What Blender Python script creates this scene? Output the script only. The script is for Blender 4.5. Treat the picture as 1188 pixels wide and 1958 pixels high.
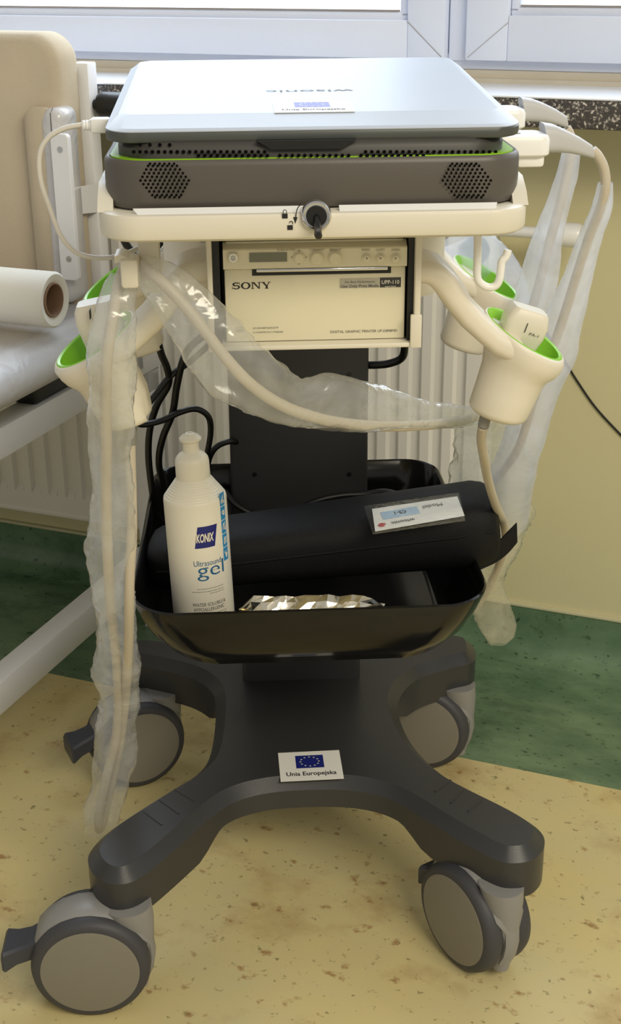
import bpy, bmesh, math, random
from mathutils import Vector, Matrix, noise
random.seed(7)
for o in list(bpy.data.objects): bpy.data.objects.remove(o)
scene = bpy.context.scene
COL = scene.collection
pi = math.pi

# ------------------------------------------------------------------ camera
F = 2560.0; HC = 1.05; TH = math.radians(23.1); ROLL = -0.008
camd = bpy.data.cameras.new('camera'); cam = bpy.data.objects.new('camera', camd); COL.objects.link(cam)
camd.sensor_fit = 'VERTICAL'; camd.sensor_height = 36.0; camd.lens = F / 1958 * 36.0
camd.clip_start = 0.05
fw = Vector((0, math.cos(TH), -math.sin(TH))); upv = Vector((0, math.sin(TH), math.cos(TH))); rt = Vector((1, 0, 0))
c_, s_ = math.cos(ROLL), math.sin(ROLL)
cx_ = rt * c_ + upv * s_; cy_ = upv * c_ - rt * s_
M = Matrix((cx_, cy_, -fw)).transposed().to_4x4(); M.translation = (0, 0, HC)
cam.matrix_world = M
scene.camera = cam

# ------------------------------------------------------------------ light
scene.view_settings.view_transform = 'Standard'; scene.view_settings.look = 'None'
scene.view_settings.gamma = 1.0; scene.view_settings.exposure = 0.0; scene.view_settings.use_curve_mapping = False
world = bpy.data.worlds.new('room_light'); scene.world = world; world.use_nodes = True
bg = world.node_tree.nodes['Background']; bg.inputs[0].default_value = (1.0, 0.965, 0.89, 1); bg.inputs[1].default_value = 0.44

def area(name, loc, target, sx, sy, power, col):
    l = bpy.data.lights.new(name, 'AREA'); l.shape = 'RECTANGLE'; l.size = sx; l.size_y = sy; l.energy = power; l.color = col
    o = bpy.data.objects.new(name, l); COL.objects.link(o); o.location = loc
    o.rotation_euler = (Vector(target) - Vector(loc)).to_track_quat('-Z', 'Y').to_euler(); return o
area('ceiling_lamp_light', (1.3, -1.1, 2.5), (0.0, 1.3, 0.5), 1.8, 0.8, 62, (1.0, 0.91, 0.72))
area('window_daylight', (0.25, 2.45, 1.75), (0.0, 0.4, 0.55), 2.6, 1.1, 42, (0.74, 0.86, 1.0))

# ------------------------------------------------------------------ frames (cart frame and wall frame)
PSI = math.radians(3.0); WY = math.radians(21.5)
FC = Matrix.Translation((0.004, 1.108, 0)) @ Matrix.Rotation(PSI, 4, 'Z')
FR = Matrix.Translation((0.4218, 1.8594, 0)) @ Matrix.Rotation(-WY, 4, 'Z')
FW = Matrix.Identity(4)
def ray(u, v):
    x = (u - 594) / F; y = -(v - 979) / F
    return (cx_ * x + cy_ * y + fw)
def onp(u, v, fr, axis, val):
    d = ray(u, v); inv = fr.inverted(); o = inv @ Vector((0, 0, HC)); dd = inv.to_3x3() @ d
    return o + dd * ((val - o[axis]) / dd[axis])
def P(u, v, y): return onp(u, v, FC, 1, y)          # cart frame, at depth y
def PZ(u, v, z): return onp(u, v, FC, 2, z)         # cart frame, at height z
def R(u, v, off): return onp(u, v, FR, 1, -off)     # wall frame, off metres in front of the wall
def RX(u, v, x): return onp(u, v, FR, 0, x)
def RZ(u, v, z): return onp(u, v, FR, 2, z)

# ------------------------------------------------------------------ materials
def lin(c):
    return tuple(((x / 255) / 12.92 if x / 255 <= 0.04045 else ((x / 255 + 0.055) / 1.055) ** 2.4) for x in c) + (1,)
MATS = {}
def mat(name, rgb, rough=0.5, metal=0.0, spec=0.5, coat=0.0, bump=0.0, bscale=200, var=0.0, vscale=8, alpha=None):
    m = bpy.data.materials.new(name); m.use_nodes = True; nt = m.node_tree; b = nt.nodes['Principled BSDF']
    col = lin(rgb)
    b.inputs['Base Color'].default_value = col; b.inputs['Roughness'].default_value = rough
    b.inputs['Metallic'].default_value = metal; b.inputs['Specular IOR Level'].default_value = spec
    b.inputs['Coat Weight'].default_value = coat; b.inputs['Coat Roughness'].default_value = 0.08
    tc = nt.nodes.new('ShaderNodeTexCoord')
    n = nt.nodes.new('ShaderNodeTexNoise'); n.inputs['Scale'].default_value = vscale; n.inputs['Detail'].default_value = 4
    nt.links.new(tc.outputs['Object'], n.inputs['Vector'])
    v = var if var else 0.03
    cr = nt.nodes.new('ShaderNodeMixRGB')
    cr.inputs[1].default_value = tuple(max(0, x * (1 - v)) for x in col[:3]) + (1,)
    cr.inputs[2].default_value = tuple(min(1, x * (1 + v)) for x in col[:3]) + (1,)
    nt.links.new(n.outputs['Fac'], cr.inputs[0]); nt.links.new(cr.outputs[0], b.inputs['Base Color'])
    if bump:
        n2 = nt.nodes.new('ShaderNodeTexNoise'); n2.inputs['Scale'].default_value = bscale; n2.inputs['Detail'].default_value = 3
        nt.links.new(tc.outputs['Object'], n2.inputs['Vector'])
        bp = nt.nodes.new('ShaderNodeBump'); bp.inputs['Strength'].default_value = bump; bp.inputs['Distance'].default_value = 0.002
        nt.links.new(n2.outputs['Fac'], bp.inputs['Height']); nt.links.new(bp.outputs[0], b.inputs['Normal'])
    MATS[name] = m; return m
mat('cream_plastic', (222, 216, 200), 0.38)
mat('cream_holder', (228, 221, 205), 0.36)
mat('white_plastic', (240, 240, 238), 0.3)
mat('printer_cream', (224, 217, 190), 0.45)
mat('printer_panel', (228, 222, 198), 0.4)
mat('bumper_grey', (86, 81, 75), 0.42, bump=0.05, bscale=900)
mat('base_grey', (54, 54, 55), 0.34, bump=0.06, bscale=900)
mat('column_grey', (46, 46, 47), 0.5)
mat('lid_silver', (184, 192, 205), 0.42, metal=0.0, spec=0.2)
mat('lid_dark', (74, 78, 76), 0.4)
mat('body_dark', (62, 60, 56), 0.5)
mat('green_trim', (150, 205, 30), 0.35)
mat('green_liner', (138, 205, 52), 0.32, spec=0.6)
mat('black', (14, 14, 15), 0.4)
mat('black_hole', (5, 5, 5), 0.9, spec=0.1)
mat('black_gloss', (15, 15, 15), 0.14, spec=0.4)
mat('black_rubber', (13, 13, 14), 0.42)
mat('fabric_black', (7, 7, 10), 0.6, spec=0.3, bump=0.3, bscale=1500)
mat('chrome', (215, 215, 215), 0.12, metal=1.0)
mat('key_black', (22, 22, 22), 0.3)
mat('ink', (20, 20, 22), 0.6)
mat('ink_grey', (95, 95, 95), 0.6)
mat('ink_soft', (128, 122, 112), 0.6)
mat('paper_white', (240, 238, 232), 0.6)
mat('label_grey', (178, 174, 160), 0.5)
mat('label_dark', (55, 55, 55), 0.5)
mat('ink_white', (225, 222, 210), 0.5)
mat('flag_blue', (22, 35, 120), 0.5)
mat('flag_blue_pale', (90, 90, 175), 0.5)
mat('star', (215, 215, 190), 0.5)
mat('lcd', (120, 122, 108), 0.2)
mat('tyre_grey', (64, 64, 69), 0.55)
mat('cap_grey', (128, 124, 114), 0.4)
mat('fork_grey', (140, 139, 138), 0.38)
mat('lever_grey', (60, 62, 72), 0.45)
mat('bottle_white', (228, 222, 205), 0.38, spec=0.5)
mat('konix_blue', (20, 28, 110), 0.4)
mat('gel_blue', (30, 95, 140), 0.4)
mat('band_blue', (45, 135, 190), 0.4)
mat('label_pale_blue', (180, 205, 228), 0.4)
mat('label_red', (190, 70, 70), 0.5)
mat('cable_cream', (196, 186, 168), 0.45)
mat('cable_white', (215, 210, 200), 0.4)
mat('relief_grey', (135, 133, 125), 0.5)
mat('relief_light', (190, 190, 192), 0.5)
mat('frame_white', (226, 233, 250), 0.35, spec=0.4)  # blue tint puts the veiling glow of the window into the colour
mat('frame_seal', (150, 140, 132), 0.7)
mat('plaster', (200, 192, 176), 0.9, var=0.12, vscale=14)
mat('radiator_white', (228, 226, 220), 0.4)
mat('bed_white', (232, 232, 234), 0.35)
mat('tan_fabric', (196, 182, 158), 0.9, bump=0.35, bscale=500, var=0.09, vscale=12)
mat('paper_roll', (240, 237, 226), 0.9, bump=0.1, bscale=600)
mat('cardboard', (150, 120, 95), 0.85, var=0.12, vscale=30)
mat('sill_top_glare', (232, 236, 244), 0.25, var=0.05, vscale=60)  # pale colour stands in for daylight glare on the sill
mat('skirt_cream', (205, 200, 165), 0.6)

def wall_mat():
    m = mat('wall_paint', (216, 209, 168), 0.55, bump=0.08, bscale=60, var=0.04, vscale=3); return m
wall_mat()

def ramp(nt, stops):
    r = nt.nodes.new('ShaderNodeValToRGB'); e = r.color_ramp.elements
    while len(e) < len(stops): e.new(0.5)
    for i, (p, c) in enumerate(stops): e[i].position = p; e[i].color = c
    return r
def lino(name, base, alt, spot, spot2, stretch, rough=0.3):
    m = bpy.data.materials.new(name); m.use_nodes = True; nt = m.node_tree; b = nt.nodes['Principled BSDF']
    tc = nt.nodes.new('ShaderNodeTexCoord'); mp = nt.nodes.new('ShaderNodeMapping'); mp.inputs['Scale'].default_value = stretch
    nt.links.new(tc.outputs['Object'], mp.inputs['Vector'])
    def nz(s, d=5, off=0):
        n = nt.nodes.new('ShaderNodeTexNoise'); n.inputs['Scale'].default_value = s; n.inputs['Detail'].default_value = d; n.inputs['Roughness'].default_value = 0.6
        mo = nt.nodes.new('ShaderNodeMapping'); mo.inputs['Location'].default_value = (off, off * 2, 0)
        nt.links.new(mp.outputs[0], mo.inputs[0]); nt.links.new(mo.outputs[0], n.inputs['Vector']); return n
    n1 = nz(6, 6); r1 = ramp(nt, [(0.38, base), (0.62, alt)]); nt.links.new(n1.outputs['Fac'], r1.inputs[0])
    cur = r1.outputs[0]
    for (s, off, lo, hi, c, det) in ((32, 3, 0.61, 0.69, spot, 5), (80, 9, 0.63, 0.70, spot2, 3), (7, 5, 0.52, 0.78, spot, 8)):
        n = nz(s, det, off); rr = ramp(nt, [(lo, (0, 0, 0, 1)), (hi, (0.75, 0.75, 0.75, 1) if s != 16 else (0.45, 0.45, 0.45, 1))]); nt.links.new(n.outputs['Fac'], rr.inputs[0])
        mx = nt.nodes.new('ShaderNodeMixRGB'); nt.links.new(rr.outputs[0], mx.inputs[0]); nt.links.new(cur, mx.inputs[1]); mx.inputs[2].default_value = c; cur = mx.outputs[0]
    nt.links.new(cur, b.inputs['Base Color']); b.inputs['Roughness'].default_value = rough; b.inputs['Specular IOR Level'].default_value = 0.4
    MATS[name] = m
lino('lino_beige', lin((212, 199, 150)), lin((218, 201, 144)), lin((150, 104, 58)), lin((120, 112, 70)), (1, 1.15, 1), 0.40)
lino('lino_green', lin((88, 116, 90)), lin((118, 144, 114)), lin((28, 58, 38)), lin((10, 18, 13)), (1, 1.8, 1), 0.26)

def granite():
    m = bpy.data.materials.new('granite'); m.use_nodes = True; nt = m.node_tree; b = nt.nodes['Principled BSDF']
    tc = nt.nodes.new('ShaderNodeTexCoord'); v = nt.nodes.new('ShaderNodeTexVoronoi'); v.inputs['Scale'].default_value = 260
    nt.links.new(tc.outputs['Object'], v.inputs['Vector'])
    n = nt.nodes.new('ShaderNodeTexNoise'); n.inputs['Scale'].default_value = 330; n.inputs['Detail'].default_value = 4
    nt.links.new(tc.outputs['Object'], n.inputs['Vector'])
    r = ramp(nt, [(0.0, lin((46, 44, 44))), (0.52, lin((74, 70, 68))), (0.60, lin((140, 134, 128))), (0.68, lin((225, 218, 210)))])
    nt.links.new(n.outputs['Fac'], r.inputs[0]); nt.links.new(r.outputs[0], b.inputs['Base Color'])
    b.inputs['Roughness'].default_value = 0.4; MATS['granite'] = m
granite()

def film(name, tint, opac, rough=0.12, gl=0.35, bmp=0.3, sc=28):
    m = bpy.data.materials.new(name); m.use_nodes = True; nt = m.node_tree
    for n in list(nt.nodes): nt.nodes.remove(n)
    out = nt.nodes.new('ShaderNodeOutputMaterial'); tr = nt.nodes.new('ShaderNodeBsdfTransparent'); tr.inputs[0].default_value = (0.97, 0.98, 0.98, 1)
    g = nt.nodes.new('ShaderNodeBsdfGlossy'); g.inputs['Roughness'].default_value = rough; g.inputs[0].default_value = (1, 1, 1, 1)
    d = nt.nodes.new('ShaderNodeBsdfDiffuse'); d.inputs[0].default_value = tint
    t = nt.nodes.new('ShaderNodeBsdfTranslucent'); t.inputs[0].default_value = tint
    dt = nt.nodes.new('ShaderNodeMixShader'); dt.inputs[0].default_value = 0.5; nt.links.new(d.outputs[0], dt.inputs[1]); nt.links.new(t.outputs[0], dt.inputs[2])
    tc = nt.nodes.new('ShaderNodeTexCoord'); n = nt.nodes.new('ShaderNodeTexNoise'); n.inputs['Scale'].default_value = sc; n.inputs['Detail'].default_value = 2.5; n.inputs['Distortion'].default_value = 1.6
    nt.links.new(tc.outputs['Object'], n.inputs['Vector'])
    bp = nt.nodes.new('ShaderNodeBump'); bp.inputs['Strength'].default_value = bmp; bp.inputs['Distance'].default_value = 0.006
    nt.links.new(n.outputs['Fac'], bp.inputs['Height'])
    for s in (g, d, t): nt.links.new(bp.outputs[0], s.inputs['Normal'])
    m1 = nt.nodes.new('ShaderNodeMixShader')
    mr = nt.nodes.new('ShaderNodeMapRange'); mr.inputs[1].default_value = 0.35; mr.inputs[2].default_value = 0.7; mr.inputs[3].default_value = opac * 0.7; mr.inputs[4].default_value = opac * 1.3
    nt.links.new(n.outputs['Fac'], mr.inputs[0]); nt.links.new(mr.outputs[0], m1.inputs[0])
    nt.links.new(tr.outputs[0], m1.inputs[1]); nt.links.new(dt.outputs[0], m1.inputs[2])
    lwf = nt.nodes.new('ShaderNodeLayerWeight'); lwf.inputs[0].default_value = 0.5; nt.links.new(bp.outputs[0], lwf.inputs['Normal']); lw = nt.nodes.new('ShaderNodeMath'); lw.operation = 'POWER'; lw.inputs[1].default_value = 3.0; nt.links.new(lwf.outputs['Facing'], lw.inputs[0])
    mu = nt.nodes.new('ShaderNodeMath'); mu.operation = 'MULTIPLY_ADD'; mu.inputs[1].default_value = gl * 1.6; mu.inputs[2].default_value = 0.05; mu.use_clamp = True
    nt.links.new(lw.outputs[0], mu.inputs[0])
    m2 = nt.nodes.new('ShaderNodeMixShader'); nt.links.new(mu.outputs[0], m2.inputs[0]); nt.links.new(m1.outputs[0], m2.inputs[1]); nt.links.new(g.outputs[0], m2.inputs[2])
    nt.links.new(m2.outputs[0], out.inputs[0]); MATS[name] = m
film('clear_film', (0.86, 0.88, 0.90, 1), 0.27, 0.15, 0.42, 0.45, 20)
film('pouch_film', (0.9, 0.92, 0.95, 1), 0.02, 0.08, 0.30, 0.12, 60)
film('milky_film', (0.88, 0.90, 1.0, 1), 0.40, 0.25, 0.22, 0.05, 12)
film('yellow_film', (0.85, 0.82, 0.68, 1), 0.30, 0.14, 0.4)

def glass():
    m = bpy.data.materials.new('window_glass'); m.use_nodes = True; nt = m.node_tree
    for n in list(nt.nodes): nt.nodes.remove(n)
    out = nt.nodes.new('ShaderNodeOutputMaterial'); tr = nt.nodes.new('ShaderNodeBsdfTransparent'); g = nt.nodes.new('ShaderNodeBsdfGlossy'); g.inputs['Roughness'].default_value = 0.02
    mx = nt.nodes.new('ShaderNodeMixShader'); mx.inputs[0].default_value = 0.06
    nt.links.new(tr.outputs[0], mx.inputs[1]); nt.links.new(g.outputs[0], mx.inputs[2]); nt.links.new(mx.outputs[0], out.inputs[0]); MATS['window_glass'] = m
    m = bpy.data.materials.new('bright_sky'); m.use_nodes = True; nt = m.node_tree
    for n in list(nt.nodes): nt.nodes.remove(n)
    out = nt.nodes.new('ShaderNodeOutputMaterial'); e = nt.nodes.new('ShaderNodeEmission'); e.inputs[0].default_value = (0.86, 0.93, 1.0, 1); e.inputs[1].default_value = 1.7
    nt.links.new(e.outputs[0], out.inputs[0]); MATS['bright_sky'] = m
    m = bpy.data.materials.new('crinkled_foil'); m.use_nodes = True; nt = m.node_tree; b = nt.nodes['Principled BSDF']
    b.inputs['Metallic'].default_value = 1; b.inputs['Roughness'].default_value = 0.16; b.inputs['Base Color'].default_value = (0.80, 0.75, 0.62, 1)
    tc = nt.nodes.new('ShaderNodeTexCoord'); v = nt.nodes.new('ShaderNodeTexVoronoi'); v.inputs['Scale'].default_value = 90; nt.links.new(tc.outputs['Object'], v.inputs['Vector'])
    bp = nt.nodes.new('ShaderNodeBump'); bp.inputs['Strength'].default_value = 0.5; bp.inputs['Distance'].default_value = 0.002; nt.links.new(v.outputs['Distance'], bp.inputs['Height']); nt.links.new(bp.outputs[0], b.inputs['Normal'])
    MATS['crinkled_foil'] = m
    m = bpy.data.materials.new('wrapped_cover'); m.use_nodes = True; nt = m.node_tree; b = nt.nodes['Principled BSDF']
    b.inputs['Base Color'].default_value = lin((205, 203, 203)); b.inputs['Roughness'].default_value = 0.35; b.inputs['Coat Weight'].default_value = 0.6; b.inputs['Coat Roughness'].default_value = 0.12
    tc = nt.nodes.new('ShaderNodeTexCoord'); n = nt.nodes.new('ShaderNodeTexNoise'); n.inputs['Scale'].default_value = 14; n.inputs['Detail'].default_value = 6; n.inputs['Distortion'].default_value = 1.5
    nt.links.new(tc.outputs['Object'], n.inputs['Vector'])
    bp = nt.nodes.new('ShaderNodeBump'); bp.inputs['Strength'].default_value = 0.5; bp.inputs['Distance'].default_value = 0.01; nt.links.new(n.outputs['Fac'], bp.inputs['Height']); nt.links.new(bp.outputs[0], b.inputs['Normal'])
    MATS['wrapped_cover'] = m
glass()

# ------------------------------------------------------------------ mesh helpers
class MB:
    def __init__(s): s.bm = bmesh.new()
    def add(s, vs, fs, mi=0):
        bv = [s.bm.verts.new(v) for v in vs]
        for f in fs:
            try: fc = s.bm.faces.new([bv[i] for i in f]); fc.material_index = mi
            except ValueError: pass
        return s
    def box(s, x0, x1, y0, y1, z0, z1, bev=0.0, seg=2, M=None, mi=0):
        t = bmesh.new()
        vs = [t.verts.new(p) for p in ((x0,y0,z0),(x1,y0,z0),(x1,y1,z0),(x0,y1,z0),(x0,y0,z1),(x1,y0,z1),(x1,y1,z1),(x0,y1,z1))]
        for f in ((3,2,1,0),(4,5,6,7),(0,1,5,4),(1,2,6,5),(2,3,7,6),(3,0,4,7)): t.faces.new([vs[i] for i in f])
        if bev > 0: bmesh.ops.bevel(t, geom=t.edges[:], offset=bev, segments=seg, profile=0.5, affect='EDGES')
        if M: bmesh.ops.transform(t, matrix=M, verts=t.verts)
        s._merge(t, mi); return s
    def _merge(s, t, mi):
        t.verts.ensure_lookup_table(); t.verts.index_update()
        s.add([v.co.copy() for v in t.verts], [[v.index for v in f.verts] for f in t.faces], mi); t.free()
    def loft(s, rings, cap0=True, cap1=True, closed=True, mi=0):
        n = len(rings[0]); vs = [p for r in rings for p in r]; fs = []
        for i in range(len(rings) - 1):
            for j in range(n if closed else n - 1):
                k = (j + 1) % n; fs.append((i*n+j, i*n+k, (i+1)*n+k, (i+1)*n+j))
        if cap0: fs.append(tuple(range(n - 1, -1, -1)))
        if cap1: fs.append(tuple((len(rings)-1)*n + j for j in range(n)))
        return s.add(vs, fs, mi)
    def lathe(s, prof, M=None, n=32, mi=0, cap0=True, cap1=True):
        M = M or Matrix.Identity(4)
        return s.loft([[M @ Vector((r*math.cos(2*pi*j/n), r*math.sin(2*pi*j/n), z)) for j in range(n)] for r, z in prof], cap0, cap1, mi=mi)
    def tube(s, pts, r, n=10, smooth=6, mi=0, caps=True):
        pts = [Vector(p) for p in pts]
        if smooth: pts = catmull(pts, smooth)
        rr = r if callable(r) else (lambda t: r)
        T = [(pts[min(i+1, len(pts)-1)] - pts[max(i-1, 0)]).normalized() for i in range(len(pts))]
        u = T[0].orthogonal().normalized(); rings = []
        for i, p in enumerate(pts):
            u = (u - T[i] * u.dot(T[i])).normalized(); w = T[i].cross(u); q = rr(i / (len(pts)-1))
            rings.append([p + (u*math.cos(2*pi*j/n) + w*math.sin(2*pi*j/n)) * q for j in range(n)])
        return s.loft(rings, caps, caps, mi=mi)
    def disc(s, c, n, r, seg=12, mi=0, th=0.0):
        c = Vector(c); n = Vector(n).normalized(); u = n.orthogonal().normalized(); w = n.cross(u)
        R0 = [c + (u*math.cos(2*pi*j/seg) + w*math.sin(2*pi*j/seg))*r for j in range(seg)]
        if th: return s.loft([R0, [p + n*th for p in R0]], mi=mi)
        return s.add(R0, [tuple(range(seg))], mi)
def catmull(p, k, closed=False):
    out = []; n = len(p)
    def g(i): return p[i % n] if closed else p[max(0, min(n-1, i))]
    for i in range(n if closed else n - 1):
        a, b, c, d = g(i-1), g(i), g(i+1), g(i+2)
        for j in range(k):
            t = j / k
            out.append(0.5*((2*b) + (c-a)*t + (2*a-5*b+4*c-d)*t*t + (3*b-a-3*c+d)*t**3))
    if not closed: out.append(p[-1])
    return out
def rrect(x0, x1, y0, y1, r, seg=8):
    o = []
    for cx, cy, a0 in ((x1-r, y0+r, -pi/2), (x1-r, y1-r, 0), (x0+r, y1-r, pi/2), (x0+r, y0+r, pi)):
        for k in range(seg + 1):
            a = a0 + k/seg*pi/2; o.append((cx + r*math.cos(a), cy + r*math.sin(a)))
    return o
def lrr(mb, rs, seg=8, M=None, mi=0):
    M = M or Matrix.Identity(4)
    return mb.loft([[M @ Vector((x, y, z)) for x, y in rrect(x0, x1, y0, y1, r, seg)] for x0, x1, y0, y1, r, z in rs], mi=mi)
def shrink(poly, d):
    n = len(poly); out = []
    for i in range(n):
        t = (poly[(i+1) % n] - poly[(i-1) % n]).normalized(); out.append(poly[i] + Vector((-t.y, t.x)) * d)
    return out

def T(x, y, z): return Matrix.Translation((x, y, z))
def RT(a, ax): return Matrix.Rotation(a, 4, ax)

def thing(name, label, cat, frame, base, group=None):
    o = bpy.data.objects.new(name, None); COL.objects.link(o); o.empty_display_size = 0.05
    o.matrix_world = frame @ Matrix.Translation(base)
    o['label'] = label; o['category'] = cat
    if group: o['group'] = group
    o_base[o.name] = Vector(base); return o
o_base = {}
def mk(name, mb, mats, ang=35, base=Vector((0,0,0))):
    bm = mb.bm if isinstance(mb, MB) else mb
    bmesh.ops.translate(bm, verts=bm.verts, vec=-Vector(base))
    bmesh.ops.recalc_face_normals(bm, faces=bm.faces)
    me = bpy.data.meshes.new(name); bm.to_mesh(me); bm.free()
    for m in (mats if isinstance(mats, (list, tuple)) else [mats]): me.materials.append(MATS[m])
    if ang:
        for p in me.polygons: p.use_smooth = True
        me.set_sharp_from_angle(angle=math.radians(ang))
    return me
def part(name, mb, mats, parent, ang=35, label=None):
    base = o_base[parent.name]
    me = mk(name, mb, mats, ang, base)
    o = bpy.data.objects.new(name, me); COL.objects.link(o); o.parent = parent
    o_base[o.name] = base
    if label: o['label'] = label
    return o
def single(name, mb, mats, frame, base, label=None, cat=None, group=None, kind=None, ang=35):
    me = mk(name, mb, mats, ang, Vector(base)); o = bpy.data.objects.new(name, me); COL.objects.link(o)
    o.matrix_world = frame @ Matrix.Translation(base); o_base[o.name] = Vector(base)
    if label: o['label'] = label
    if cat: o['category'] = cat
    if group: o['group'] = group
    if kind: o['kind'] = kind
    return o

# text as mesh data laid in a plane: origin o, x-direction ex, y-direction ey
def text_bm(mb, txt, o, ex, ey, h, w=None, mi=0, align='LEFT', bold=0.0, shear=0.0, th=0.0003, warp=None):
    cu = bpy.data.curves.new('lettering', 'FONT'); cu.body = txt; cu.size = 1.0; cu.offset = bold; cu.shear = shear; cu.resolution_u = 3
    ob = bpy.data.objects.new('lettering', cu); COL.objects.link(ob)
    dg = bpy.context.evaluated_depsgraph_get(); me = bpy.data.meshes.new_from_object(ob.evaluated_get(dg))
    xs = [v.co.x for v in me.vertices]; ys = [v.co.y for v in me.vertices]
    x0, x1 = min(xs), max(xs); capm = 0.70
    sy = h / capm; sx = (w / (x1 - x0)) if w else sy * 0.95
    W = (x1 - x0) * sx; off = 0 if align == 'LEFT' else (-W/2 if align == 'CENTER' else -W)
    o = Vector(o); ex = Vector(ex).normalized(); ey = Vector(ey).normalized(); nz = ex.cross(ey)
    def mp(x, y):
        px, py = (x - x0)*sx + off, y*sy
        if warp: return warp(px, py)
        return o + ex*px + ey*py + nz*th
    mb.add([mp(v.co.x, v.co.y) for v in me.vertices], [tuple(p.vertices) for p in me.polygons], mi)
    bpy.data.objects.remove(ob); bpy.data.curves.remove(cu); bpy.data.meshes.remove(me)
def quad(mb, o, ex, ey, w, h, th=0.0003, mi=0):
    o = Vector(o); ex = Vector(ex).normalized(); ey = Vector(ey).normalized(); n = ex.cross(ey)
    A = [o, o+ex*w, o+ex*w+ey*h, o+ey*h]
    return mb.loft([A, [p + n*th for p in A]], mi=mi)
X = Vector((1,0,0)); Y = Vector((0,1,0)); Z = Vector((0,0,1))

# ================================================================== SETTING (wall frame)
m = MB(); BY = -0.335
m.add([(-3,-4,0),(3,-4,0),(3,BY,0),(-3,BY,0)], [(0,1,2,3)], 0)
m.add([(-3,BY,0),(3,BY,0),(3,-0.045,0),(-3,-0.045,0)], [(0,1,2,3)], 1)
single('floor', m, ['lino_beige', 'lino_green'], FR, (0,0,0), kind='structure')
m = MB(); prof = [(-0.045, 0.0), (-0.030, 0.003), (-0.017, 0.010), (-0.008, 0.022), (-0.004, 0.040), (-0.004, 0.078), (0.0, 0.078)]
m.loft([[Vector((x, y, z)) for y, z in prof] for x in (-3, 3)], False, False, closed=False)
single('baseboard_back', m, 'lino_green', FR, (0,0,0), kind='structure')
m = MB(); m.box(-3, 3, -0.0065, 0.002, 0.078, 0.084, 0.002)
single('trim_1', m, 'skirt_cream', FR, (0,0,0.078), kind='structure')
m = MB(); m.box(-3, 3, 0, 0.25, 0, 0.830)
single('wall_back', m, 'wall_paint', FR, (0,0,0), kind='structure')
m = MB(); m.box(-3, 3, -0.151, 0.03, 0.8655, 0.8680, 0.001)  # thin pale layer added over the granite for its overexposed top
single('trim_4', m, 'sill_top_glare', FR, (0,0,0.866), kind='structure')
m = MB(); m.box(-3, 3, -0.150, 0.03, 0.830, 0.8655, 0.003)
single('trim_2', m, 'granite', FR, (0,0,0.83), kind='structure')
m = MB(); m.box(-3, 3, 0.0, 0.25, 0.867, 0.874); m.box(-3, 3, 0.01, 0.25, 0.874, 0.884)
single('trim_3', m, 'plaster', FR, (0,0,0.867), kind='structure')

# window
win = bpy.data.objects.new('window_1', None); COL.objects.link(win); win.matrix_world = FR @ T(0,0,0.884); win['kind'] = 'structure'; o_base[win.name] = Vector((0,0,0.884))
xm0 = R(855,60,0).x; xm1 = R(890,60,0).x
ZT = 2.15
m = MB(); m.box(-3, 3, 0.014, 0.08, 0.884, 0.905, 0.002); m.box(xm0, xm1, 0.010, 0.08, 0.895, ZT, 0.003); m.box(-3,3,0.014,0.08,ZT,ZT+0.06)
part('window_frame', m, 'frame_white', win)
def sash(x0, x1, wst, zb, zg):
    mm = MB()
    mm.box(x0+wst-.0005, x1-wst+.0005, -0.0038, 0.06, zb, zg-0.012, 0.0025); mm.box(x0, x0+wst, -0.004, 0.06, zb, ZT-0.01, 0.003); mm.box(x1-wst, x1, -0.004, 0.06, zb, ZT-0.01, 0.003)
    mm.box(x0+wst, x1-wst, -0.0038, 0.06, ZT-0.07, ZT-0.01, 0.003)
    b = 0.014
    mm.box(x0+wst, x1-wst, 0.006, 0.05, zg-0.014, zg, 0.004); mm.box(x0+wst, x0+wst+b, 0.006, 0.05, zg-0.01, ZT-0.06, 0.004); mm.box(x1-wst-b, x1-wst, 0.006, 0.05, zg-0.01, ZT-0.06, 0.004)
    s = part('window_sash', mm, 'frame_white', win)
    g = MB(); g.box(x0+wst, x1-wst, 0.026, 0.030, zg-0.01, ZT-0.06); part('window_pane', g, 'window_glass', s)
    # corner weld lines and rubber seal
    k = MB()
    for cx, sgn in ((x0, 1), (x1, -1)):
        p0 = Vector((cx + sgn*0.004, -0.0045, zb+0.004)); p1 = Vector((cx + sgn*wst, -0.0045, zb + 0.05))
        k.tube([p0, p1], 0.0004, 4, 0)
    k.box(x0+wst+b, x1-wst-b, 0.0045, 0.008, zg-0.001, zg+0.0012)
    part('seal_line', k, 'frame_seal', s)
xl1 = R(853,60,0).x; wst = (R(853,60,0).x - R(780,60,0).x)
sash(-1.35, xl1, wst, 0.897, 0.960)
xr0 = R(892,60,0).x; wst2 = R(973,60,0).x - xr0
sash(xr0, 1.25, wst2, 0.897, 0.968)
m = MB(); m.add([(-3.5,1.2,0.2),(3.5,1.2,0.2),(3.5,1.2,3.2),(-3.5,1.2,3.2)], [(0,1,2,3)])
single('sky', m, 'bright_sky', FR, (0,1.2,0.2), kind='structure')

# radiator
rx1 = R(925,850,0.09).x; rx0 = -1.25; rz0, rz1 = 0.150, 0.72
rad = thing('radiator', 'white ribbed panel radiator on the wall below the windowsill', 'radiator', FR, (0,-0.05,rz0))
pitch = 0.0333; fr = []; m = MB()
yf, yb_ = -0.092, -0.082
nn = int((rx1-rx0)/pitch); x = rx1 - 0.02 - nn*pitch
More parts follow.
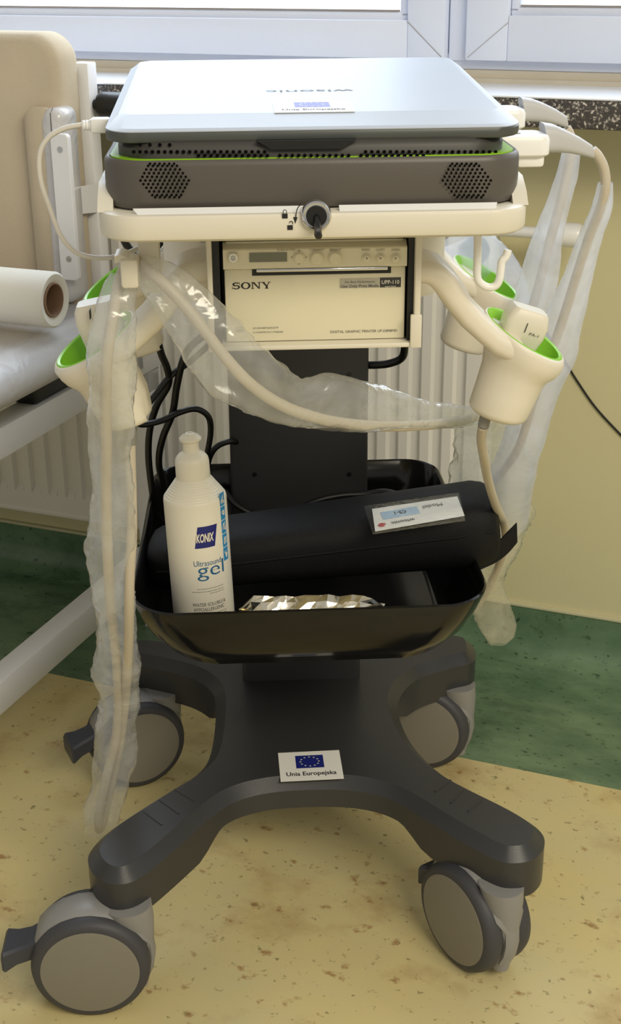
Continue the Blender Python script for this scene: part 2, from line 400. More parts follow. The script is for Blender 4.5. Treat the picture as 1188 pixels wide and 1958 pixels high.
# pressed front sheet: raised ribs between sunken channels
def ribline(z, depth):
    pts = [(rx0, yf)]
    for i in range(nn):
        a = x + i*pitch
        pts += [(a+0.004, yf), (a+0.008, yf+depth), (a+0.020, yf+depth), (a+0.024, yf)]
    pts += [(rx1-0.004, yf), (rx1, yf+0.006)]
    return [Vector((px, py, z)) for px, py in pts]
m.loft([ribline(rz0+0.004,0), ribline(rz0+0.040,0), ribline(rz0+0.052,0.007), ribline(rz1-0.045,0.007), ribline(rz1-0.035,0), ribline(rz1,0)], False, False, closed=False)
m.box(rx0, rx1, yf+0.012, -0.045, rz0, rz1, 0.003)
m.box(rx0, rx1, yf-0.001, yf+0.014, rz0, rz0+0.010, 0.003)
m.box(rx0, rx1, yf, -0.03, rz1-0.004, rz1+0.004, 0.003)
part('front_panel', m, 'radiator_white', rad, 25)
m = MB(); m.box(rx0, rx1-0.002, -0.042, -0.030, rz0, rz1, 0.003); part('rear_panel', m, 'radiator_white', rad)
for a in (rx0+0.2, rx1-0.15):
    m = MB(); m.box(a, a+0.03, -0.032, -0.001, rz0+0.05, rz1-0.05); part('wall_bracket', m, 'radiator_white', rad)
vp = R(918,472,0.07); m = MB(); m.lathe([(0.004,0.03),(0.018,0.03),(0.020,0.026),(0.020,-0.002),(0.022,-0.004),(0.022,-0.014),(0.012,-0.016)], Matrix.Translation(vp) @ RT(pi/2,'X'), 20)
part('valve_knob', m, 'black', rad, label='round black valve knob')
tp = R(1072,448,0.07); p1 = R(1035,447,0.07); m = MB()
q0 = Vector((rx1, tp.y, tp.z)); L0 = tp.x + 0.028 - p1.x
m.lathe([(0.006,0),(0.0135,0.0005),(0.0145,0.004),(0.0145,0.022),(0.0165,0.024),(0.0165,L0-0.004),(0.0145,L0),(0.008,L0+0.0005)], Matrix.Translation((p1.x,tp.y,tp.z)) @ RT(pi/2,'Y'), 24)
m.tube([q0, Vector((p1.x+0.002, tp.y, tp.z))], 0.008, 12, 0)
part('thermostat_head', m, 'white_plastic', rad)
# thin wall wire
m = MB(); m.tube([R(1040,628,0.002), R(1080,690,0.002), R(1105,730,0.002), R(1140,780,0.002), R(1188,832,0.002), R(1260,905,0.002)], 0.0016, 8)
b = R(1260,905,0.002); single('wall_cable', m, 'black_rubber', FR, b, 'thin black cable running diagonally down the yellow wall at the right', 'cable')

# ================================================================== EXAMINATION COUCH (wall frame)
bx = -0.66
couch = thing('examination_couch', 'white-framed examination couch with wrapped mattress, tan backrest upright by the window', 'examination couch', FR, (bx-0.3, -0.9, 0))
m = MB(); m.box(bx-0.04, bx, -2.0, -0.10, 0.445, 0.487, 0.003); part('side_rail', m, 'bed_white', couch)
m = MB(); m.box(bx-0.62, bx-0.58, -2.0, -0.10, 0.445, 0.487, 0.003); part('side_rail', m, 'bed_white', couch)
m = MB(); m.box(bx-0.035, bx, -1.9, -0.105, 0.103, 0.150, 0.003); part('lower_rail', m, 'bed_white', couch)
m = MB(); m.box(bx-0.62, bx-0.585, -1.9, -0.105, 0.103, 0.150, 0.003); part('lower_rail', m, 'bed_white', couch)
for lx in (bx-0.035, bx-0.62):
    for ly in (-1.9, -0.145):
        m = MB(); m.box(lx, lx+0.035, ly, ly+0.04, 0, 0.447, 0.003); part('leg', m, 'bed_white', couch)
for ly in (-1.9, -0.145):
    m = MB(); m.box(bx-0.62, bx, ly, ly+0.035, 0.41, 0.447, 0.003); part('cross_rail', m, 'bed_white', couch)
# mattress
m = MB(); mx1 = bx+0.035
lrr(m, [(bx-0.60, mx1-0.03, -2.0, -0.26, 0.03, 0.520), (bx-0.62, mx1-0.006, -2.02, -0.235, 0.04, 0.527), (bx-0.625, mx1, -2.03, -0.23, 0.04, 0.542), (bx-0.62, mx1-0.006, -2.02, -0.235, 0.04, 0.562), (bx-0.60, mx1-0.035, -2.0, -0.26, 0.03, 0.576)])
part('mattress', m, 'wrapped_cover', couch, 60)
m = MB(); a = RX(66,745,bx-0.005); b_ = RX(150,760,bx-0.005); m.box(bx-0.05, bx-0.005, a.y, a.y+0.13, 0.487, 0.528, 0.006); part('mattress_clamp', m, 'black', couch, label='black clamp under the mattress')
# upright backrest slab
tr = R(140,60,0.20); zt = tr.z
m = MB(); sx1 = tr.x; sx0 = sx1-0.55
lrr(m, [(sx0+0.01, sx1-0.01, 0.50-0.0, zt-0.01, 0.03, -0.245), (sx0, sx1, 0.49, zt, 0.035, -0.235), (sx0, sx1, 0.49, zt, 0.035, -0.195), (sx0+0.01, sx1-0.01, 0.5, zt-0.01, 0.03, -0.185)],
    M=Matrix(((1,0,0,0),(0,0,1,0),(0,1,0,0),(0,0,0,1)))) if False else None
rings = []
for (ins, yy, rr_) in ((0.012,-0.25,0.03),(0.003,-0.244,0.036),(0,-0.235,0.038),(0,-0.200,0.038),(0.003,-0.192,0.036),(0.012,-0.186,0.03)):
    rings.append([Vector((px, yy, pz)) for px, pz in rrect(sx0+ins, sx1-ins, 0.50+ins, zt-ins, rr_)])
m.loft(rings); part('backrest', m, 'tan_fabric', couch, 50, label='tan fabric backrest pad')
# post
pa = R(145,118,0.17); pb = R(177,118,0.17)
m = MB(); m.box(pa.x, pb.x, -0.185, -0.160, 0.46, pa.z, 0.002); part('backrest_post', m, 'bed_white', couch)
m = MB(); m.box(pa.x-0.01, bx, -0.185, -0.160, 0.455, 0.49, 0.002); part('post_foot', m, 'bed_white', couch)
# grip
ga = R(190,200,0.172); m = MB(); m.lathe([(0.010,0),(0.016,0.002),(0.018,0.008),(0.018,0.09),(0.014,0.094)], Matrix.Translation((ga.x, -0.172, ga.z)) @ RT(pi/2,'Y'), 20)
m.tube([Vector((pb.x-0.004,-0.172,ga.z)), Vector((ga.x+0.01,-0.172,ga.z))], 0.007, 10, 0)
part('grip', m, 'black', couch, label='black hand grip beside the post')
# side pad with plate
off = 0.27
s0 = R(40,215,off); s1 = R(118,215,off); z_t = R(80,205,off).z
rings = []
for (ins, yy, rr_) in ((0.008,-off,0.012),(0.0,-off+0.006,0.02),(0,-off+0.040,0.02),(0.008,-off+0.046,0.012)):
    rings.append([Vector((px, yy, pz)) for px, pz in rrect(s0.x+ins, s1.x-0.018-ins, 0.578+ins, z_t-ins, rr_)])
m = MB(); m.loft(rings); part('side_pad', m, 'tan_fabric', couch, 50, label='tan side pad')
rings = []
for (ins, yy, rr_) in ((0.006,-off-0.002,0.012),(0.0,-off+0.004,0.016),(0,-off+0.038,0.016),(0.006,-off+0.044,0.010)):
    rings.append([Vector((px + 0.0025*math.sin(pz*60), yy, pz)) for px, pz in rrect(s1.x-0.034+ins, s1.x-ins, 0.578+ins, z_t-0.001-ins, rr_, 8)])
m = MB(); m.loft(rings); part('pad_back_cover', m, 'wrapped_cover', couch, 60, label='shiny film-wrapped back of the side pad')
g0 = R(96,255,off+0.012); g1 = R(130,255,off+0.012); gb = R(128,535,off+0.012)
rings = []
for yy, ins in ((-off-0.014,0.001),(-off-0.013,0),(-off-0.006,0)):
    rings.append([Vector((px,yy,pz)) for px,pz in rrect(g0.x+ins, g1.x-ins, gb.z+ins, g0.z-ins, 0.006)])
m = MB(); m.loft(rings); pl = part('mounting_plate', m, 'bed_white', couch)
for (u,v) in ((115,286),(132,495)):
    c = R(u,v,off+0.0142); m = MB(); m.disc(c, -Y, 0.0042, 14, th=0.0008); m.box(c.x-0.0025,c.x+0.0025,c.y-0.0012,c.y-0.0006,c.z-0.0004,c.z+0.0004); m.box(c.x-0.0004,c.x+0.0004,c.y-0.0012,c.y-0.0006,c.z-0.0025,c.z+0.0025)
    part('screw', m, 'chrome', pl)
# cross arm from plate to post
A0 = R(128,362,off); A1 = R(128,412,off); B0 = R(195,350,0.172); B1 = R(195,405,0.172)
m = MB(); dy = Vector((0,0.012,0)); m.loft([[A1, A1+dy, A0+dy, A0], [B1, B1+dy, B0+dy, B0]]); part('cross_arm', m, 'bed_white', couch)

# paper roll
c0 = R(106,574,0.42); rr = 0.0365
ax = -X
pr = thing('paper_roll', 'roll of white couch paper lying on the wrapped mattress of the examination couch', 'paper roll', FR, (c0.x-0.1, c0.y, c0.z-rr))
Mr = Matrix.Translation(c0) @ RT(-pi/2,'Y')
m = MB(); m.lathe([(0.0222,0.004),(0.028,0.001),(rr-0.003,0.0),(rr,0.003),(rr,0.50),(0.0222,0.50)], Mr, 40, cap0=False, cap1=False)
m.lathe([(0.0220,0.50),(0.0222,0.004)], Mr, 40, cap0=False, cap1=False); part('paper', m, 'paper_roll', pr, 50)
m = MB(); m.lathe([(0.0219,0.001),(0.0219,0.50),(0.0205,0.50),(0.0205,0.001),(0.0219,0.001)], Mr, 32, cap0=False, cap1=False); part('core', m, 'cardboard', pr, 50, label='brown cardboard core')
print('ROLL', c0.z-rr, 'mat top .576', 'pad', s0, s1, 'plate', gb)

# ================================================================== CART
cart = thing('ultrasound_cart', 'wheeled ultrasound cart with dark grey star base, black basket and cream probe holders', 'medical cart', FC, (0, 0.25, 0))
def pv(pts): return [Vector(p) for p in pts]
outl = pv([(-.238,.078),(-.237,.052),(-.224,.030),(-.204,.021),(-.182,.031),(-.150,.072),(-.108,.132),(-.082,.158),(-.045,.172),(0,.175),(.045,.171),(.080,.158),(.106,.135),(.150,.080),(.188,.038),(.208,.029),(.230,.034),(.246,.054),(.248,.080),(.228,.112),(.165,.182),(.134,.245),(.122,.313),(.127,.366),(.155,.412),(.205,.440),(.238,.456),(.244,.500),(.222,.520),(.18,.518),(.10,.490),(0,.482),(-.10,.490),(-.18,.530),(-.222,.535),(-.240,.515),(-.236,.488),(-.205,.472),(-.144,.440),(-.114,.402),(-.107,.353),(-.112,.258),(-.128,.213),(-.170,.168),(-.218,.115)])
outl = catmull(outl, 5, True)
ZB = 0.170
def zbot(p):
    d = math.hypot(p.x-0.004, (p.y-0.26)*1.05)
    t = max(0, min(1, (d-0.155)/0.05)); t = t*t*(3-2*t); return 0.134 - 0.022*t
def zc(p):
    return 0.0
i1 = shrink(outl, 0.005); i2 = shrink(outl, 0.013)
m = MB()
m.loft([[Vector((p.x,p.y,zbot(p))) for p in outl], [Vector((p.x,p.y,ZB-0.0125)) for p in outl], [Vector((p.x,p.y,ZB)) for p in i2]], cap0=False, cap1=False)
from mathutils.geometry import delaunay_2d_cdt
for poly, zf_ in ((i2, lambda p: ZB), (outl, zbot)):
    p2 = [Vector((p.x, p.y)) for p in poly]; nn_ = len(p2)
    vo, eo, fo_, _, _, _ = delaunay_2d_cdt(p2, [], [list(range(nn_))], 1, 1e-6)
    m.add([Vector((p.x, p.y, zf_(p))) for p in vo], [tuple(f) for f in fo_])
bmesh.ops.remove_doubles(m.bm, verts=m.bm.verts, dist=1e-5)
base = part('base', m, 'base_grey', cart, 28)
# foot grooves
for a, b in (((335,1510),(372,1533)), ((305,1530),(343,1557)), ((275,1552),(310,1578)), ((862,1492),(832,1514)), ((885,1512),(862,1536)), ((922,1531),(895,1552))):
    pa_, pb_ = PZ(*a, ZB), PZ(*b, ZB); m = MB()
    d = (pb_-pa_).normalized(); n_ = Vector((-d.y, d.x, 0))
    m.loft([[pa_ + n_*sx_*0.0016 + Vector((0,0,zz)) for sx_, zz in ((-1,-.001),(-.5,.0012),(.5,.0012),(1,-.001))], [pb_ + n_*sx_*0.0016 + Vector((0,0,zz)) for sx_, zz in ((-1,-.001),(-.5,.0012),(.5,.0012),(1,-.001))]])
    part('grip_rib', m, 'base_grey', base)
# EU sticker helper
def eu_sticker(name, o, ex, ey, w, h, parent, flag, label, d=0.0003):
    o = Vector(o); ex = Vector(ex).normalized(); ey = Vector(ey).normalized(); n = ex.cross(ey)
    m = MB(); quad(m, o, ex, ey, w, h, d, 0)
    quad(m, o + ex*w*0.27 + ey*h*0.42 + n*d, ex, ey, w*0.45, h*0.44, 0.0001, 1)
    cx, cyy = w*0.495, h*0.64; r_ = h*0.16
    for k in range(12):
        a = k*pi/6; c = o + ex*(cx + r_*1.15*math.cos(a)) + ey*(cyy + r_*math.sin(a)) + n*(d+0.00018)
        st = [c + (ex*math.cos(q)+ey*math.sin(q))*(0.02*h*(1.4 if j % 2 == 0 else 0.6)) for j, q in enumerate([pi/2 + i*pi/5 for i in range(10)])]
        m.add(st, [tuple(range(10))], 2)
    text_bm(m, 'Unia Europejska', o + ex*w*0.10 + ey*h*0.17 + n*d, ex, ey, h*0.13, w=w*0.80, mi=3, bold=0.02, th=0.0001)
    return part(name, m, ['paper_white', flag, 'star', 'ink'], parent, 0, label=label)
c00 = PZ(537,1495,ZB+.0004); c10 = PZ(658,1489,ZB+.0004); c01 = PZ(535,1440,ZB+.0004)
exs = (c10-c00).normalized(); eys = Z.cross(exs)
eu_sticker('sticker', c00, exs, eys, (c10-c00).length, (c01-c00).length, base, 'flag_blue', 'white sticker with blue star-circle flag')

# column
cxm = 0.004
m = MB(); lrr(m, [(cxm-.083,cxm+.083,.400,.470,.004,.345), (cxm-.083,cxm+.083,.400,.470,.004,.80)]); 
lrr(m, [(cxm-.076,cxm+.076,.402,.468,.006,ZB-0.002), (cxm-.076,cxm+.076,.402,.468,.006,.36)])
colm = part('column', m, 'column_grey', cart)
for u, v in ((668,716),(487,907),(668,907)):
    m = MB(); m.disc(P(u,v,.3995), -Y, 0.0028, 12, th=0.0008); part('screw', m, 'black', colm)

# basket
m = MB(); bc = 0.002
def bring(hx, y0, y1, r, z, bow=0.0):
    out = []
    for x, y in rrect(bc-hx, bc+hx, y0, y1, r, 10):
        t = (y - y0) / (y1 - y0)
        xx = bc + (x-bc) * (1 - 0.05*max(0, t-0.25))
        yy = y - bow*(1-((x-bc)/hx)**2)*max(0, 1-2*t)
        out.append(Vector((xx, yy, z + (0.010*min(1,t*1.2)) * (z-0.355)/0.075)))
    return out
out_r = [bring(.128,.150,.44,.06,.352,.012), bring(.155,.130,.455,.06,.356,.014), bring(.170,.113,.468,.058,.380,.016), bring(.179,.103,.475,.052,.405,.016), bring(.184,.097,.480,.045,.428,.016), bring(.1845,.0965,.4805,.045,.431,.016), bring(.1825,.0985,.479,.043,.4325,.016), bring(.180,.101,.477,.042,.431,.016)]
in_r = [bring(.176,.107,.472,.045,.405,.016), bring(.166,.118,.463,.05,.380,.016), bring(.150,.135,.45,.055,.3605,.014)]
m.loft(out_r + in_r)
part('basket', m, 'black_gloss', cart, 50)

# casters
def caster(cx, cy, phi, lever=True, LS=1.0):
    """phi: azimuth of the near wheel's outward normal from -y towards -x; lever leaves along the perpendicular"""
    n = Vector((-math.sin(phi), -math.cos(phi), 0)); lv = Vector((-math.cos(phi), math.sin(phi), 0))
    Rr = 0.0625; C = Vector((cx, cy, Rr))
    # basis: local x = stem side(-lever), local y = -n , z up
    M0 = Matrix.Translation(C) @ Matrix((( -lv.x, -n.x, 0, 0), (-lv.y, -n.y, 0, 0), (0,0,1,0), (0,0,0,1)))
    root = bpy.data.objects.new('caster', None); COL.objects.link(root); root.parent = cart; root.location = C - o_base[cart.name]; o_base[root.name] = C
    for sgn in (-1, 1):
        MM = M0 @ RT(pi/2 if sgn < 0 else -pi/2, 'X')
        mm = MB(); mm.lathe([(0.044,0.008),(0.055,0.008),(0.0600,0.010),(0.0625,0.015),(0.0625,0.022),(0.0600,0.0285),(0.0555,0.031),(0.0515,0.0312)], MM, 56, cap1=True)
        mm2 = MB(); mm2.lathe([(0.0515,0.0302),(0.0515,0.0318),(0.049,0.0325),(0.0,0.0330)], MM, 56)
        w = part('wheel', mm, 'tyre_grey', root, 40)
        part('wheel_cap', mm2, 'cap_grey', root, 40)
    # fork hood between / over the wheels
    mm = MB(); rings = []
    for k in range(15):
        a = math.radians(-32 + k/14*207)
        ro = 0.0665 if a < math.radians(150) else 0.064; ri = 0.056
        hw = 0.0155 if a > 0.3 else 0.0095
        if math.radians(15) < a < math.radians(158): hw = 0.019
        rings.append([M0 @ Vector((r_*math.cos(a), y, r_*math.sin(a))) for r_, y in ((ri,-hw*.9),(ro-.003,-hw),(ro,-hw+.004),(ro,hw-.004),(ro-.003,hw),(ri,hw*.9))])
    mm.loft(rings)
    mm.box(-0.012, 0.052, -0.0075, 0.0075, -0.04, 0.056, 0.006, M=M0)
    # stem housing
    rings = []
    for z, hx, hy, ox in ((-0.045,.010,.009,.046),(-0.02,.014,.012,.047),(0.02,.020,.0165,.046),(0.045,.024,.021,.043),(0.0625,.0255,.0235,.040)):
        rings.append([M0 @ Vector((ox + hx*math.cos(q), hy*math.sin(q), z)) for q in [2*pi*j/24 for j in range(24)]])
    mm.loft(rings)
    part('fork', mm, 'fork_grey', root, 40)
    if lever:
        mm = MB(); rings = []
        for lx, hw, z0, z1 in ((0.050,.017,.006,.034),(0.064,.0165,.004,.026),(0.078,.018,.000,.022),(0.090,.022,-.006,.020),(0.0925,.021,-.004,.017)):
            rings.append([M0 @ Vector((-(.05+(lx-.05)*LS), y, z)) for y, z in ((-hw,z0+.003),(-hw+.003,z0),(hw-.003,z0),(hw,z0+.003),(hw,z1-.003),(hw-.003,z1),(-hw+.003,z1),(-hw,z1-.003))])
        mm.loft(rings)
        part('brake_lever', mm, 'lever_grey', root, 40)
    return root
caster(-0.238, 0.032, 0.0)
n58 = math.radians(60)
caster(0.1785, 0.073, n58, LS=.6)
ph = math.radians(-22); caster(-0.2125+math.sin(ph)*0.032*-1*-1+0.004, 0.450, ph)
ph = math.radians(20); caster(0.178, 0.468, ph)

# top tray
xl, xr = -0.170, 0.166
m = MB(); yb = 0.31
lrr(m, [(xl+.004,xr-.004,-.074,yb-.004,.032,.838),(xl+.001,xr-.001,-.079,yb-.001,.034,.8405),(xl,xr,-.080,yb,.035,.843),(xl,xr,-.080,yb,.035,.856),(xl+.001,xr-.001,-.079,yb-.001,.034,.8585),(xl+.003,xr-.003,-.077,yb-.003,.033,.8595)])
tray = part('tray', m, 'cream_plastic', cart, 40)
for s, x0, x1 in ((-1, xl, xl+0.012), (1, xr-0.012, xr)):
    m = MB(); pr_ = [(-.058,.8585),(-.048,.868),(-.030,.877),(.02,.878),(.28,.878),(.295,.8585)]
    m.loft([[Vector((x0,y,z)) for y,z in pr_],[Vector((x1,y,z)) for y,z in pr_]]); part('side_wing', m, 'cream_plastic', tray, 40)
for u0,u1,c0_,c1_ in ((252,585,16,0),(650,955,0,14)):
    a = P(u0,390,-.078).x; b = P(u1,390,-.078).x
    m = MB(); m.loft([[Vector((a+c0_/2300*.8,-.0795,.8578)),Vector((b-c1_/2300*.8,-.0795,.8578)),Vector((b,-.070,.8632)),Vector((a,-.070,.8632))],[Vector((a+c0_/2300*.8,-.076,.857)),Vector((b-c1_/2300*.8,-.076,.857)),Vector((b,-.066,.857)),Vector((a,-.066,.857))]])  # brightly lit tray top, put in as separate white strips
    part('lit_top_strip', m, 'white_plastic', tray, 0, label='white strip standing for the lit tray top along its front')
lc = P(605,412,-.081); m = MB()
MLk = Matrix.Translation(lc) @ RT(pi/2,'X')
m.lathe([(0.0118,-0.003),(0.0118,0.001),(0.0112,0.003),(0.0098,0.0042),(0.0090,0.0040),(0.0088,0.0030)], MLk, 36)
lock = part('lock', m, 'chrome', tray, 40)
m = MB(); m.lathe([(0.0080,0.0028),(0.0080,0.0048),(0.0074,0.0054)], MLk, 32); part('lock_cylinder', m, 'black', lock)
kf = MB(); kd = P(609,455,-.094) - Vector((lc.x,-.094,lc.z))
rings = []
for t, hw, yy in ((-0.15,.0014,-.0865),(0.0,.0022,-.090),(0.25,.0024,-.0955),(0.6,.0026,-.099),(0.85,.0030,-.099),(1.0,.0022,-.098)):
    c = Vector((lc.x,0,lc.z)) + kd*t; rings.append([Vector((c.x+dx*hw, yy+ddy, c.z)) for dx, ddy in ((-1,.002),(-.6,0),(.6,0),(1,.002),(1,.008),(-1,.008))])
kf.loft(rings)
part('key', kf, 'key_black', lock)
# padlock icons and arrow
m = MB()
def tri(pts): m.add(pts, [tuple(range(len(pts)))])
for (u, v, op) in ((545,413,0),(555,435,1)):
    c = P(u,v,-.0803); quad(m, c+Vector((-.0021,0,-.0018)), X, Z, .0042, .0036, .0002)
    mm_ = [c + Vector((.0013*math.cos(a)+(0.0008 if op else 0), -.0002, .0018+.0016+.0013*math.sin(a))) for a in [math.radians(q) for q in range((-0),181,20)]]
    m.tube([c+Vector((.0013+(0.0008 if op else 0),-.0002,.0018+(0.0008 if op else -0.0002)))]+mm_+([] if op else [c+Vector((-.0013,-.0002,.0016))]), .0003, 5, 0)
arc = [P(u,v,-.0805) for u,v in ((576,391),(570,397),(567,406),(566,417))]; m.tube(arc, .0004, 5, 4)
a0 = P(565,428,-.0804); m.add([a0, a0+Vector((-.0016,0,.0052)), a0+Vector((.0018,0,.0050))], [(0,1,2)])
part('lock_symbols', m, 'ink', tray, 0, label='black padlock symbols and curved arrow')

# printer housing
bx0, bx1 = -0.0885, 0.0895
m = MB(); m.box(bx0, bx0+.0045, -.012, .19, .735, .839, .0015); m.box(bx1-.0055, bx1, -.012, .19, .735, .839, .0015)
m.box(bx0, bx1, -.012, .19, .7318, .7362, .0015)
m.box(bx1-.0085, bx1+.001, -.014, -.0100, .7318, .7605, .001); m.box(bx0-.001, bx0+.0045, -.014, -.0100, .7318, .7605, .001)
house = part('printer_housing', m, 'cream_plastic', cart)
m = MB(); m.box(bx0+.0045, bx0+.0105, -.006, .188, .737, .838); m.box(bx1-.0105, bx1-.0055, -.006, .188, .737, .838); m.box(bx0+.005, bx1-.006, .186, .190, .737, .838); m.box(bx0+.01, bx1-.01, 0.0, .188, .829, .838)
part('black_lining', m, 'black', house, label='black inner lining')
# arm hub
m = MB(); lrr(m, [(-.128,.128,.10,.235,.05,.745),(-.132,.132,.096,.24,.05,.755),(-.132,.132,.096,.24,.05,.838)]) 
hub = part('arm_hub', m, 'cream_holder', cart)
for v in (457,480):
    m = MB(); c1 = P(387,v,.096); m.disc(c1, -Y, .0032, 12, th=.002); part('screw', m, 'chrome', hub)
# support arm at the rear linking hub and column
m = MB(); m.box(cxm-.07, cxm+.07, .22, .41, .76, .838, .006); part('rear_support', m, 'cream_plastic', cart)

# probe holders
armU = [(794,499),(820,499),(835,501),(853,508),(869,522),(881,534),(890,547),(905,577),(925,602),(957,632),(1000,655)]
armL = [(794,541),(815,543),(824,548),(833,558),(842,572),(851,585),(862,600),(885,627),(911,650),(945,679),(985,697)]
def holder(sx, oy, ox=0.0, dz=0.0):
    def tf(v): return Vector((sx*(v.x - (max(0, .715-v.z)*.10 if sx < 0 and v.x > .15 and v.z < .70 else 0))+ox, v.y+oy, v.z+dz))
    m = MB(); rings = []
    for (a, b) in zip(armU, armL):
        U = P(*a, .012); L = P(*b, .012); d = (U-L); h = d.length; d.normalize(); n_ = Vector((d.z, 0, -d.x))
        r = h*0.42; ring = []
        y0, y1 = .006, .072
        for yy, hh in rrect(y0, y1, 0, h, min(r, .014), 5):
            ring.append(tf(Vector((L.x,0,L.z)) + Vector((d.x,0,d.z))*hh + Vector((0,yy,0))))
        rings.append(ring)
    m.loft(rings)
    cup = [(.1905,.7265,30,.0405,.0365),(.1905,.7255,30,.0415,.0375),(.190,.7215,29.5,.0420,.038),(.1885,.713,28,.0405,.037),(.1865,.706,27,.0375,.0345),(.184,.699,25,.0325,.0315),(.1815,.691,21,.0298,.0295),(.176,.674,17,.0285,.0285),(.170,.657,15,.0275,.0275),(.1692,.6535,15,.0262,.0262),(.1687,.651,15,.0225,.0225),(.1685,.6503,15,.012,.012)]
    inner = [(.1905,.7268,30,.0392,.0350)]
    def ringc(cx, cz, t, rx, ry, n=36):
        t = math.radians(t); ex = Vector((math.cos(t),0,-math.sin(t))); ey = Vector((0,1,.16*max(0,(math.degrees(t)-15)/15)))
        return [tf(Vector((cx, .040, cz)) + ex*rx*math.cos(2*pi*j/n) + ey*ry*math.sin(2*pi*j/n)) for j in range(n)]
    m.loft([ringc(*c) for c in inner + cup], cap0=False)
    h_ = part('probe_holder', m, 'cream_holder', cart, 50)
    m = MB(); m.loft([ringc(*c) for c in [(.1905,.7268,30,.0395,.0352),(.1905,.7276,30,.0385,.0342),(.190,.7266,30,.0362,.0318),(.1880,.718,28,.0345,.0305),(.184,.702,24,.0265,.0255),(.179,.690,20,.020,.019),(.178,.687,20,.006,.006)]], cap0=False)
    part('cup_liner', m, 'green_liner', h_, 50, label='bright green cup liner')
    return h_
holder(1, 0); holder(1, .236, 0.008, -.004); holder(-1, .0, 0.0, .004); holder(-1, .236, 0.0, .001)

# hooks
m = MB()
hk = [(914,444),(914,475),(913,505),(913,528),(918,540),(932,549),(947,547),(955,535),(958,515),(960,500),(968,490),(972,478)]
m.tube([P(u,v,-.005) for u,v in hk], lambda t: .0034, 12, 4); part('cable_hook', m, 'white_plastic', cart, 50)
m = MB()
a = P(262,450,-.005); b = P(304,450,-.005); zz = P(285,560,-.005).z
m.box(a.x, b.x, -.008, .006, zz, .842, .003)
m2 = [(222,489),(232,486),(248,492),(262,502),(268,516)]
pts = [P(u,v,-.012) for u,v in m2]; rings = []
for i, p in enumerate(pts): 
    th = .0028
    rings.append([p+Vector((0,-.016,-th)), p+Vector((0,-.016,th)), p+Vector((0,.012,th)), p+Vector((0,.012,-th))])
m.loft(rings)
q0 = P(229,500,-.030); q1 = P(262,566,-.030); q2 = P(262,500,-.030)
m.box(q0.x, P(264,500,-.03).x, -.032, -.004, P(240,552,-.03).z, P(240,496,-.03).z, .003)
part('cable_hook', m, 'cream_plastic', cart, 40)

# ================================================================== ULTRASOUND MACHINE
lap = thing('ultrasound_machine', 'closed portable ultrasound machine with silver lid and grey front handle', 'ultrasound machine', FC, (-.002, .1, .8595))
LX0, LX1 = -.164, .160
# bumper handle with speakers
m = MB(); c = -.002
def bump(ins, z):
    out = []
    for x, y in rrect(LX0-.001+ins, LX1+.002-ins, -.062+ins, .24-ins, .034-ins, 8):
        if y < .1: y -= .010*(1-((x-c)/.165)**2)
        out.append(Vector((x, y, z + max(0, -0.0) )))
    return out
m.loft([bump(.006,.8600), bump(.002,.8615), bump(.0008,.8635), bump(0,.867), bump(0,.893), bump(.0008,.8962), bump(.0025,.8978), bump(.0045,.8975), bump(.0055,.894), bump(.03,.894)])
bum = part('front_handle', m, 'bumper_grey', lap, 50)
m = MB(); m.loft([bump(.0052,.893), bump(.0052,.8984), bump(.012,.8978)]); part('green_rim', m, 'green_trim', lap, 40, label='bright green rim')
def yfr(x): return -.062 - .010*(1-((x-c)/.165)**2)
for (uc, vc, al) in ((315,345,1),(893,345,1)):
    m = MB(); r_ = 46
    for i in range(-5,6):
        ncol = 11 - abs(i)
        for j in range(ncol):
            u = uc + (j-(ncol-1)/2)*9.2 + i*1.0; v = vc + i*7.0
            if abs(i) == 5: v = vc + i*6.4
            p = P(u, v, -.066); p = P(u, v, yfr(p.x)); nrm = Vector((.0,-1,0)); 
            dx = -.02*(p.x-c)/(.165**2)*(-1)
            m.disc(Vector((p.x, yfr(p.x)-.0002, p.z)), Vector((dx*-1*-1,-1,0)) if False else -Y, .00105, 7)
    part('speaker_grille', m, 'black_hole', bum, 0)
# body
by = -.0545
def body(ins, z):
    out = []
    for x, y in rrect(LX0+.010+ins, LX1-.010-ins, by+ins, .285, .036, 6):
        if y < .1: y -= .008*(1-((x-c)/.165)**2)
        out.append(Vector((x, y, z)))
    return out
m = MB(); m.loft([body(.002,.885), body(0,.890), body(0,.9050), body(.003,.9095), body(.006,.9105)]); bod = part('body', m, 'body_dark', lap, 40)
m = MB()
def yb_(x): return by - .008*(1-((x-c)/.165)**2)
def vent(u, v):
    p = P(u, v, by-.002); x = p.x; y = yb_(x)-.0002; p = P(u, v, y); m.disc(Vector((x,y,p.z)), -Y, .0015, 8)
for i in range(22):
    vent(256+i*11.9, 290.5)
    vent(698+i*11.9, 290.5)
for i in range(38):
    if i not in (12, 25): vent(380+i*11.9, 297.5)
for i in range(4): vent(268+i*19, 277)
part('vent_slots', m, 'black_hole', bod, 0)
m = MB(); ra = P(502,276,by-.008).x; rb = P(672,276,by-.008).x; ra2 = P(520,285,by-.008).x; rb2 = P(655,285,by-.008).x
zt_ = P(600,271,by-.009).z+.001; zb_ = P(600,285,by-.009).z
m.loft([[Vector((ra-.004,yb_(0)-.0006,zt_)),Vector((ra2,yb_(0)-.0006,zb_)),Vector((rb2,yb_(0)-.0006,zb_)),Vector((rb+.004,yb_(0)-.0006,zt_))],[Vector((ra-.004,.0,zt_)),Vector((ra2,.0,zb_)),Vector((rb2,.0,zb_)),Vector((rb+.004,.0,zt_))]])
part('latch_recess', m, 'black', bod, 0)
